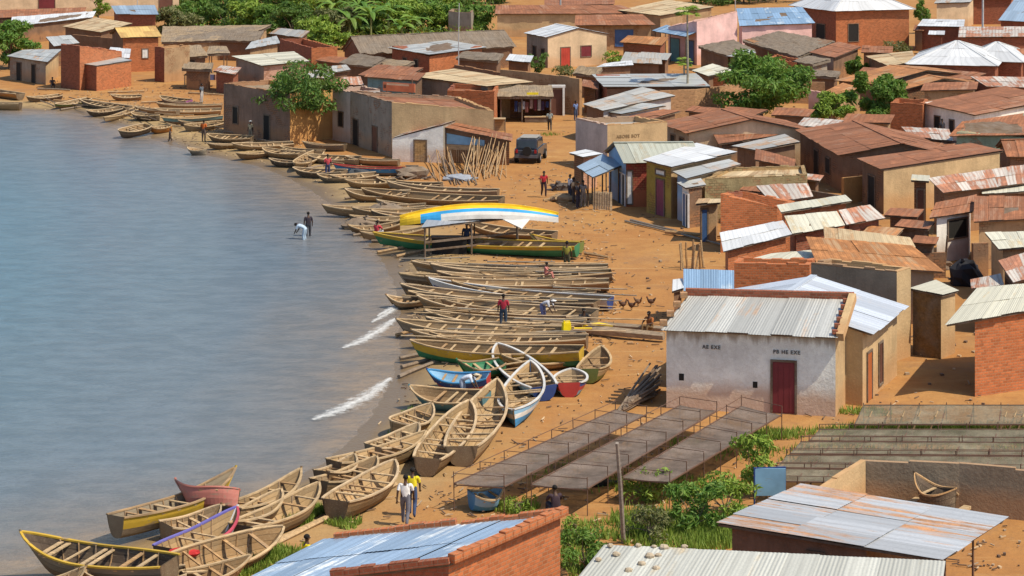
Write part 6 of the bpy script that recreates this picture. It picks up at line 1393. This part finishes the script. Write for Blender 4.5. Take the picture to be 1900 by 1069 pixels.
# ------------------------------------------------------------------ people and animals
p = person
p('person in white shirt and grey trousers walking away along the path', 752, 975, 'walk', 172, (.72, .71, .70), (.16, .16, .19), fingers=True)
p('person in yellow top and blue jeans walking beside the white shirt', 765, 958, 'walk', 176, (.70, .58, .03), (.06, .09, .18), fingers=True, h=.97)
p('person in yellow shirt half hidden behind the blue roof', 569, 1092, 'stand', 120, (.75, .62, .02), (.08, .08, .1), h=.98)
p('person in dark jacket sitting behind the brick parapet', 1031, 958, 'sit', 200, (.06, .04, .05), (.05, .05, .07))
p('person in white shirt bending over the blue grey boat', 862, 745, 'bend', 75, (.62, .66, .74), (.35, .40, .50), hat=(.6, .5, .35), fingers=True)
p('person in crimson shirt and jeans standing by the grey brown boat', 934, 612, 'stand', 180, (.35, .03, .05), (.05, .07, .10), h=1.0)
p('person with pale cap stooping among the boats', 1010, 600, 'bend', 60, (.5, .5, .55), (.2, .2, .35), hat=(.7, .68, .66))
p('person in black clothes sitting on a boat edge', 1082, 612, 'sit', 20, (.03, .03, .035), (.04, .04, .05))
p('person in orange brown cloth sitting on the timber', 1206, 618, 'sit', -40, (.38, .13, .04), (.16, .10, .05))
p('person in red shirt standing alone on the dirt street', 1009, 365, 'walk', 10, (.50, .04, .05), (.05, .03, .04))
p('person in grey shirt walking near the market kiosk', 1020, 243, 'walk', 180, (.25, .28, .27), (.07, .06, .05))
p('person in blue shirt standing in the street shade', 1068, 224, 'stand', 40, (.15, .22, .42), (.06, .08, .14))
p('person in red top and jeans among the far boats', 608, 330, 'stand', 200, (.48, .07, .08), (.06, .07, .14))
p('person in white and red crouching near the dark wood', 699, 436, 'sit', 150, (.55, .06, .08), (.5, .48, .5))
p('person in olive shirt standing at the boat sterns', 1052, 506, 'stand', 170, (.30, .26, .05), (.10, .09, .05))
p('person wading knee deep beside another in the lake', 572, 446, 'stand', 200, (.05, .04, .05), (.06, .06, .07), z=-.5)
p('person in pale blue wading and holding a net', 563, 452, 'bend', 250, (.45, .55, .66), (.40, .50, .60), z=-.5)
p('person in orange shirt at the water on the far beach', 378, 262, 'stand', 160, (.55, .13, .03), (.14, .10, .08))
p('child standing in shallow water off the far beach', 315, 268, 'walk', 90, (.10, .07, .06), (.08, .06, .05), h=.75, z=-.45)
p('person in dark clothes sitting against the lakeside house', 97, 163, 'sit', 20, (.07, .05, .05), (.05, .04, .04))
p('person with white hat sitting on a boat by the purplish building', 465, 262, 'stand', -30, (.45, .36, .22), (.25, .2, .14), hat=(.7, .7, .68), h=.95)
p('person in dark clothes resting at the purplish building wall', 503, 258, 'sit', 0, (.10, .08, .12), (.04, .04, .08))
p('person in dark blue near the fish stall', 374, 190, 'stand', 60, (.12, .15, .18), (.5, .48, .44))
p('person in black standing beside the veranda', 1072, 386, 'stand', 60, (.03, .03, .04), (.04, .04, .06))
p('person in tan cloth standing at the veranda posts', 1064, 378, 'stand', 100, (.50, .36, .22), (.06, .05, .05))
p('person in white shirt behind the black clothed person', 1058, 372, 'stand', -60, (.6, .62, .66), (.05, .05, .07))
p('person in grey standing under the veranda edge', 1082, 384, 'stand', 20, (.30, .29, .28), (.22, .21, .2))
p('person under the white shelter roof among boats', 866, 470, 'stand', 0, (.03, .04, .08), (.03, .03, .04))
p('person in dark shirt on the shaded roof yard', 1748, 262, 'stand', 30, (.04, .04, .05), (.05, .04, .05), z=.6)
p('person in pink cloth lying across the brown boat', 1012, 516, 'sit', 80, (.55, .20, .17), (.5, .2, .16), z=.45, h=.8)
def hen(label, px, py, rz, m):
    o = P(px, py); t = thing('hen', label, 'chicken', o, rz, 'chickens on the path')
    b = MB(); b.ball((0, 0, .24), (.17, .11, .12), m, 10, 7); b.tube([(.12, 0, .27), (.17, 0, .36), (.19, 0, .42)], [.07, .045, .035], m, 7); b.ball((.20, 0, .43), .045, m, 7, 5); b.tube([(-.12, 0, .28), (-.20, 0, .38), (-.25, 0, .44)], [.07, .05, .015], m, 6)
    for s in (-.05, .05): b.tube([(0, s, .16), (.01, s, .08), (0, s, 0), (.05, s, .0)], [.03, .014, .012, .01], m, 5)
    b.build('body', t, True); k = MB(); k.tube([(.235, 0, .425), (.28, 0, .415)], [.018, .003], plain((.6, .4, .1)), 5); k.build('beak', t); c = MB(); c.ball((.205, 0, .475), (.035, .01, .025), plain((.4, .03, .02)), 6, 4); c.build('comb', t)
HM = plain((.10, .05, .03)); HM2 = plain((.20, .11, .06))
for k, (x, y, r, m) in enumerate([(1156, 573, .4, HM), (1172, 575, 2.6, HM), (1184, 568, -.5, HM2), (1208, 568, 3.0, HM), (1262, 548, 1.0, HM)]):
    hen(['dark brown hen pecking nearest the boat sterns', 'dark hen beside the pecking hen', 'paler brown hen between the dark hens', 'dark hen farthest along the path from the boats', 'dark hen close to the pale blue store'][k], x, y, r, m)

# ------------------------------------------------------------------ street things
def kiosk():
    o = P(975, 226); t = thing('market_kiosk', 'market kiosk with straw roof and clothes hanging in its dark front', 'kiosk', o)
    w, d, h = 4.2, 2.6, 2.3; c = MB()
    c.box((0, d + .0, h / 2), (w, .12, h), MUDD); c.box((-w / 2, d / 2, h / 2), (.12, d, h), MUDD); c.box((w / 2, d / 2, h / 2), (.12, d, h), MUDD); c.build('wall', t)
    r = MB(); rg = random.Random(3); sheets(r, [Vector((-w / 2 - .3, -.5, h - .1)), Vector((w / 2 + .3, -.5, h - .1)), Vector((w / 2 + .2, d + .3, h + .5)), Vector((-w / 2 - .2, d + .3, h + .5))], THA, rg, False, straw=True); r.build('roof', t)
    for x in (-w / 2, -.3, w / 2): q = MB(); q.tube([(x, -.3, -.2), (x, -.3, h - .1)], .06, WOODD, 6); q.build('post', t)
    ct = MB(); ct.box((.9, -.1, .45), (2.0, .7, .08), WOODL); ct.box((.9, -.1, .22), (1.9, .6, .45), WOODD); ct.build('counter', t)
    cols = [(.05, .07, .18), (.3, .12, .1), (.5, .45, .4), (.12, .12, .14), (.45, .3, .25), (.08, .05, .1), (.5, .5, .52), (.2, .05, .06)]
    for k in range(9):
        q = MB(); x = -.95 + k * .33 + rg.uniform(-.08, .08); z = h - .35 - rg.uniform(0, .25); cm = cloth(mul(cols[(k * 3) % 8], .6)); n = 4; hl = rg.uniform(.5, 1.2)
        for i in range(n):
            a, b = x + .26 * i / n, x + .26 * (i + 1) / n; w0, w1 = .04 * (i % 2), .04 * ((i + 1) % 2); q.poly([(a, -.3 + w0, z - hl), (b, -.3 + w1, z - hl), (b, -.3 + w1, z), (a, -.3 + w0, z)], cm)
        q.build('garment', t)
    s = MB(); s.box((.6, -.56, h + .16), (1.0, .05, .2), plain((.75, .6, .03))); s.build('sign_board', t)
kiosk()
o = P(1032, 214); t = thing('door_frame', 'white painted gateway frame in the mud compound wall', 'gateway', o); f = MB(); f.box((-.55, 0, 1.2), (.18, .4, 2.5), WTRIM); f.box((.65, 0, 1.2), (.18, .4, 2.5), WTRIM); f.box((.05, 0, 2.54), (1.5, .42, .2), WTRIM); f.build('surround', t); f = MB(); f.box((.05, .1, 1.1), (1.02, .06, 2.3), D_BRN); f.build('gate', t)
o = P(927, 246); t = thing('wooden_stand', 'small wooden stand at the corner of the tan building', 'stand', o); f = MB(); f.box((0, 0, 1.15), (1.0, .8, .06), WOODL); f.build('top', t)
for x in (-.45, .45):
    for y in (-.35, .35): f = MB(); f.tube([(x, y, -.1), (x, y, 1.15)], .045, WOODD, 6); f.build('leg', t)
f = MB(); f.box((0, .3, .6), (.9, .05, 1.0), WOODB); f.build('back_panel', t)
# white gable shed and the patched tin shed
shed('white plastered shed with plank door and slanting wall top', [(727, 256), (823, 231), (850, 222), (752, 246)], [1.75, 2.85, 2.85, 1.75], 'mono', MIX, [mud((.86, .83, .76), .15), GREY, GREY, GREY], ov=.03, ops=[(0, .44, .66, 0, 1.6, 'door', 'wood')])
t, pp, Wq, tp = shed('patched tin shed with plank band behind the leaning poles', [(822, 236), (950, 262), (950, 250), (840, 226)], [2.6, 1.8, 1.85, 2.7], 'mono', RUST, [MUDD, MUD, MUD, MUDD], ov=[.15, .2, .1, .1])
def facep(t, W0, W1, u, z, k): d = (W1 - W0); n = Vector((d.y, -d.x)).normalized(); q = W0 + d * u + n * k; return Vector((q.x, q.y, z))
q = MB(); F_ = lambda u, z, k=.03: facep(t, Wq[0], Wq[1], u, z, k)
q.poly([F_(.03, 1.35), F_(.62, 1.35), F_(.62, 1.75), F_(.03, 2.15)], pSKY); q.build('tin_patch', t)
q = MB(); q.poly([F_(.03, .95, .05), F_(.64, .95, .05), F_(.64, 1.32, .05), F_(.03, 1.32, .05)], TL); q.build('plank_band', t)
q = MB()
for k in range(22):
    u = .02 + .62 * k / 22; q.beam(F_(u, 0, .04), F_(u, .95, .04), .05, .05, rnd.choice([TL, WOODB, TB]))
q.build('stick_wall', t)
# signboard above the teal shop
a, b = P(711, 160, 2.6), P(770, 164, 2.6); o = (a + b) / 2; t = thing('sign_board', 'orange and red sign board above the big tan building roof', 'sign', (o.x, o.y, 0), math.atan2(b.y - a.y, b.x - a.x))
f = MB(); L = (b - a).length; f.box((0, 0, 2.6), (L, .08, .75), paint((.70, .22, .10), .2)); f.build('panel', t); f = MB(); f.box((-.1, -.045, 2.82), (L * .7, .01, .16), paint((.78, .55, .35), .1)); f.box((-L * .44, -.045, 2.6), (L * .08, .012, .3), D_BRN); f.build('panel_marking', t); f = MB(); f.tube([(-L * .4, .06, 0), (-L * .4, .06, 2.9)], .05, STEEL); f.build('post', t); f = MB(); f.tube([(L * .4, .06, 0), (L * .4, .06, 3.4)], .05, STEEL); f.build('post', t)
# low slatted gate at the veranda
a, b = P(1100, 388), P(1136, 390); t = thing('slatted_gate', 'pale slatted wooden screen before the veranda', 'screen', a); mb = MB(); n = 8
for k in range(n): c = (b - a) * ((k + .5) / n); mb.box((c.x, c.y, .55), ((b - a).length / n * .82, .05, 1.15 + .05 * (k % 3)), wood((.55, .42, .26), .5))
mb.build('slat_panel', t); mb = MB(); mb.beam(Vector((0, .05, .9)), (b - a) + Vector((0, .05, .9)), .05, .08, WOODD); mb.beam(Vector((0, .05, .25)), (b - a) + Vector((0, .05, .25)), .05, .08, WOODD); mb.build('rail', t)
# fish stall on the far beach
o = P(375, 160); t = thing('fish_stall', 'rough pole stall with blue and white cloths on the far beach', 'stall', o); mb = MB(); mb.box((0, 0, 1.15), (3.4, 1.6, .08), WOODB); mb.build('table_top', t)
for k in range(8): f = MB(); x = -1.6 + 3.2 * (k // 2) / 3; y = -.7 if k % 2 else .7; f.tube([(x, y, -.2), (x, y, 1.9 if k % 3 == 0 else 1.15)], .06, TL if k % 2 else WOODB, 6); f.build('leg', t)
f = MB(); rg = random.Random(2); sheets(f, [Vector((-1.9, -1, 1.8)), Vector((1.0, -1, 1.8)), Vector((1.0, 1.0, 2.1)), Vector((-1.9, 1.0, 2.1))], THA, rg, False, straw=True); f.build('roof', t)
for k, (x, c) in enumerate([(-.3, (.10, .14, .35)), (.4, (.55, .54, .55)), (1.1, (.16, .16, .3)), (1.5, (.5, .25, .2))]): f = MB(); f.box((x, -.78, .95), (.5, .06, .55), cloth(c)); f.build('hanging_cloth', t)
# yellow jerrycan and buckets
def can(label, px, py, z, m):
    o = P(px, py, z); mb = MB(); a = .16; mb.hexa([Vector(q) for q in ((-a, -.12, 0), (a, -.12, 0), (a, .12, 0), (-a, .12, 0), (-a * .85, -.1, .40), (a * .85, -.1, .40), (a * .85, .1, .40), (-a * .85, .1, .40))], m); mb.tube([(-.08, 0, .40), (-.08, 0, .47)], .04, m, 8); mb.beam((-.02, 0, .45), (.12, 0, .45), .04, .03, m); mb.beam((.12, 0, .45), (.12, 0, .38), .04, .03, m)
    ob = mb.build('jerrycan'); ob.location = o; ob.rotation_euler = (0, 0, .3); ob.scale = (1.3, 1.3, 1.3); return tag(ob, label, 'jerrycan')
can('yellow jerrycan standing on the timber baulk', 1051, 619, .42, plain((.80, .62, .01), .5))
mb = MB(); q = P(1108, 605, .45); mb.tube([(-.75, 0, .0), (.1, .05, .04), (.75, 0, 0)], [.10, .12, .06], plain((.80, .55, .01), .6), 7); ob = mb.build('net_roll'); ob.location = q; tag(ob, 'yellow rolled net lying on the timber baulk', 'net')
mb = MB(); q = P(1075, 610, .45); mb.tube([(-.5, 0, .0), (.6, .05, .0)], [.07, .05], plain((.70, .50, .03), .6), 7); ob = mb.build('paddle'); ob.location = q; tag(ob, 'thin yellow paddle beside the yellow rolled net', 'paddle')
mb = MB(); q = P(338, 1026, .6); mb.ball((0, 0, 0), (.55, .22, .16), cloth((.5, .04, .04)), 10, 6, .15, random.Random(3)); ob = mb.build('cloth_bundle'); ob.location = q; tag(ob, 'red cloth bundle in the mustard railed boat', 'cloth')
mb = MB(); q = P(822, 1000, 0)
# vehicle
def suv():
    o = P(985, 297); t = thing('parked_car', 'dark dusty off road car parked in the dirt street', 'car', o, math.radians(-100))
    m = plain((.045, .05, .065), .22); gl = plain((.04, .05, .06), .08); ty = plain((.02, .018, .017)); body = MB()
    prof = [(-2.1, .45), (-2.15, .75), (-2.05, 1.02), (-1.0, 1.10), (1.9, 1.08), (2.12, .95), (2.15, .45)]; cab = [(-1.05, 1.08), (-.55, 1.72), (1.85, 1.76), (2.02, 1.08)]
    for pr, w in ((prof, .88), (cab, .78)):
        n = len(pr); L_ = [Vector((x, -w, z)) for x, z in pr]; R_ = [Vector((x, w, z)) for x, z in pr]
        body.poly(L_, m); body.poly(R_[::-1], m)
        for i in range(n): j = (i + 1) % n; body.poly([L_[j], L_[i], R_[i], R_[j]], m)
    body.box((2.2, 0, .55), (.12, 1.7, .22), plain((.10, .10, .11))); body.box((-2.18, 0, .55), (.12, 1.7, .22), plain((.10, .10, .11))); body.build('body', t)
    for nm, Q in (('side_window', [(-.75, -.80, 1.14), (1.75, -.80, 1.14), (1.65, -.80, 1.62), (-.48, -.80, 1.62)]), ('side_window', [(1.75, .80, 1.14), (-.75, .80, 1.14), (-.48, .80, 1.62), (1.65, .80, 1.62)]), ('windscreen', [(-1.06, .70, 1.14), (-1.06, -.70, 1.14), (-.62, -.66, 1.66), (-.62, .66, 1.66)]), ('rear_window', [(2.03, -.66, 1.16), (2.03, .66, 1.16), (1.91, .62, 1.66), (1.91, -.62, 1.66)])): w = MB(); w.poly(Q, gl); w.build(nm, t)
    for x in (-1.3, 1.35):
        for y in (-.84, .84): w = MB(); w.tube([(x, y - .12, .36), (x, y + .12, .36)], .36, ty, 16); wo_ = w.build('wheel', t); r = MB(); r.tube([(x, y - .13, .36), (x, y + .13, .36)], .19, plain((.4, .4, .4), .4, .5), 10); r.build('rim', wo_)
    s = MB(); s.tube([(2.16, .1, .95), (2.34, .1, .95)], .34, ty, 16); s.build('spare_wheel', t)
    for y in (-.7, .7): s = MB(); s.box((2.15, y, .92), (.05, .16, .26), plain((.35, .02, .02), .3)); s.build('tail_light', t); s = MB(); s.box((-2.1, y, .82), (.1, .28, .18), plain((.7, .7, .68), .2)); s.build('headlight', t)
    s = MB(); s.box((.4, 0, 1.82), (2.0, 1.3, .05), plain((.3, .28, .25))); s.build('roof_rack', t)
suv()
# posts and window hole details of the white house, its lettering
def lettering(t, W0, W1, txt, u, z, size, m, nm='lettering', k=.02, name='f'):
    cu = bpy.data.curves.new(nm, 'FONT'); cu.body = txt; cu.size = size; cu.extrude = .008; cu.space_character = 1.15; cu.offset = .004; cu.materials.append(m)
    o = bpy.data.objects.new(nm, cu); COL.objects.link(o); bpy.context.view_layer.update(); me_ = bpy.data.meshes.new_from_object(o.evaluated_get(bpy.context.evaluated_depsgraph_get())); bpy.data.objects.remove(o); me_.name = nm; o = bpy.data.objects.new(nm, me_); COL.objects.link(o); o.parent = t; o.location = facep(t, W0, W1, u, z, k); d = W1 - W0; o.rotation_euler = (math.pi / 2, 0, math.atan2(d.y, d.x)); return o
INK = plain((.10, .09, .085))
lettering(WH, wW[0], wW[1], 'AE EXE', .215, 2.52, .215, INK); lettering(WH, wW[0], wW[1], 'PB HE EXE', .635, 2.46, .215, INK)
ld = bpy.data.objects[LT.name]; lettering(LT, _r[1][0 + 1], _r[1][2], 'ABOSE BOT', .15, 2.35, .32, plain((.24, .16, .08)))
for u, z, s in ((.075, 1.15, .22), (.515, 1.0, .2)):
    q = MB(); W0, W1 = wW[0], wW[1]; q.poly([facep(WH, W0, W1, u, z, .006), facep(WH, W0, W1, u + s / 7.2, z, .006), facep(WH, W0, W1, u + s / 7.2, z + s * 1.3, .006), facep(WH, W0, W1, u, z + s * 1.3, .006)], DARK); q.build('vent_hole', WH)
q = MB(); A0, A1 = wpts[3] + Vector((0, 0, 0)), wpts[2]; q.beam(A0 + Vector((-.1, .12, .02)), A1 + Vector((.2, .12, .02)), .3, .5, BRKD); q.build('rear_parapet', WH)
q = MB(); q.beam(wpts[1] + Vector((.12, 0, .0)), wpts[2] + Vector((.12, 0, .12)), .3, .34, TAN); q.build('side_parapet', WH)
q = MB(); rg = random.Random(6)
for k in range(6): q = MB(); e = wpts[1].lerp(wpts[2], (k + .4) / 6); q.box(e + Vector((-.12, 0, .12)), (.22, .2, .16), BRKD); q.build('loose_brick', WH)
for k in range(4): q = MB(); e = wpts[0].lerp(wpts[3], (k + .5) / 4); q.box(e + Vector((-.05, 0, .1 + .03 * k)), (.3, .3, .22), BRKT); q.build('loose_brick', WH)
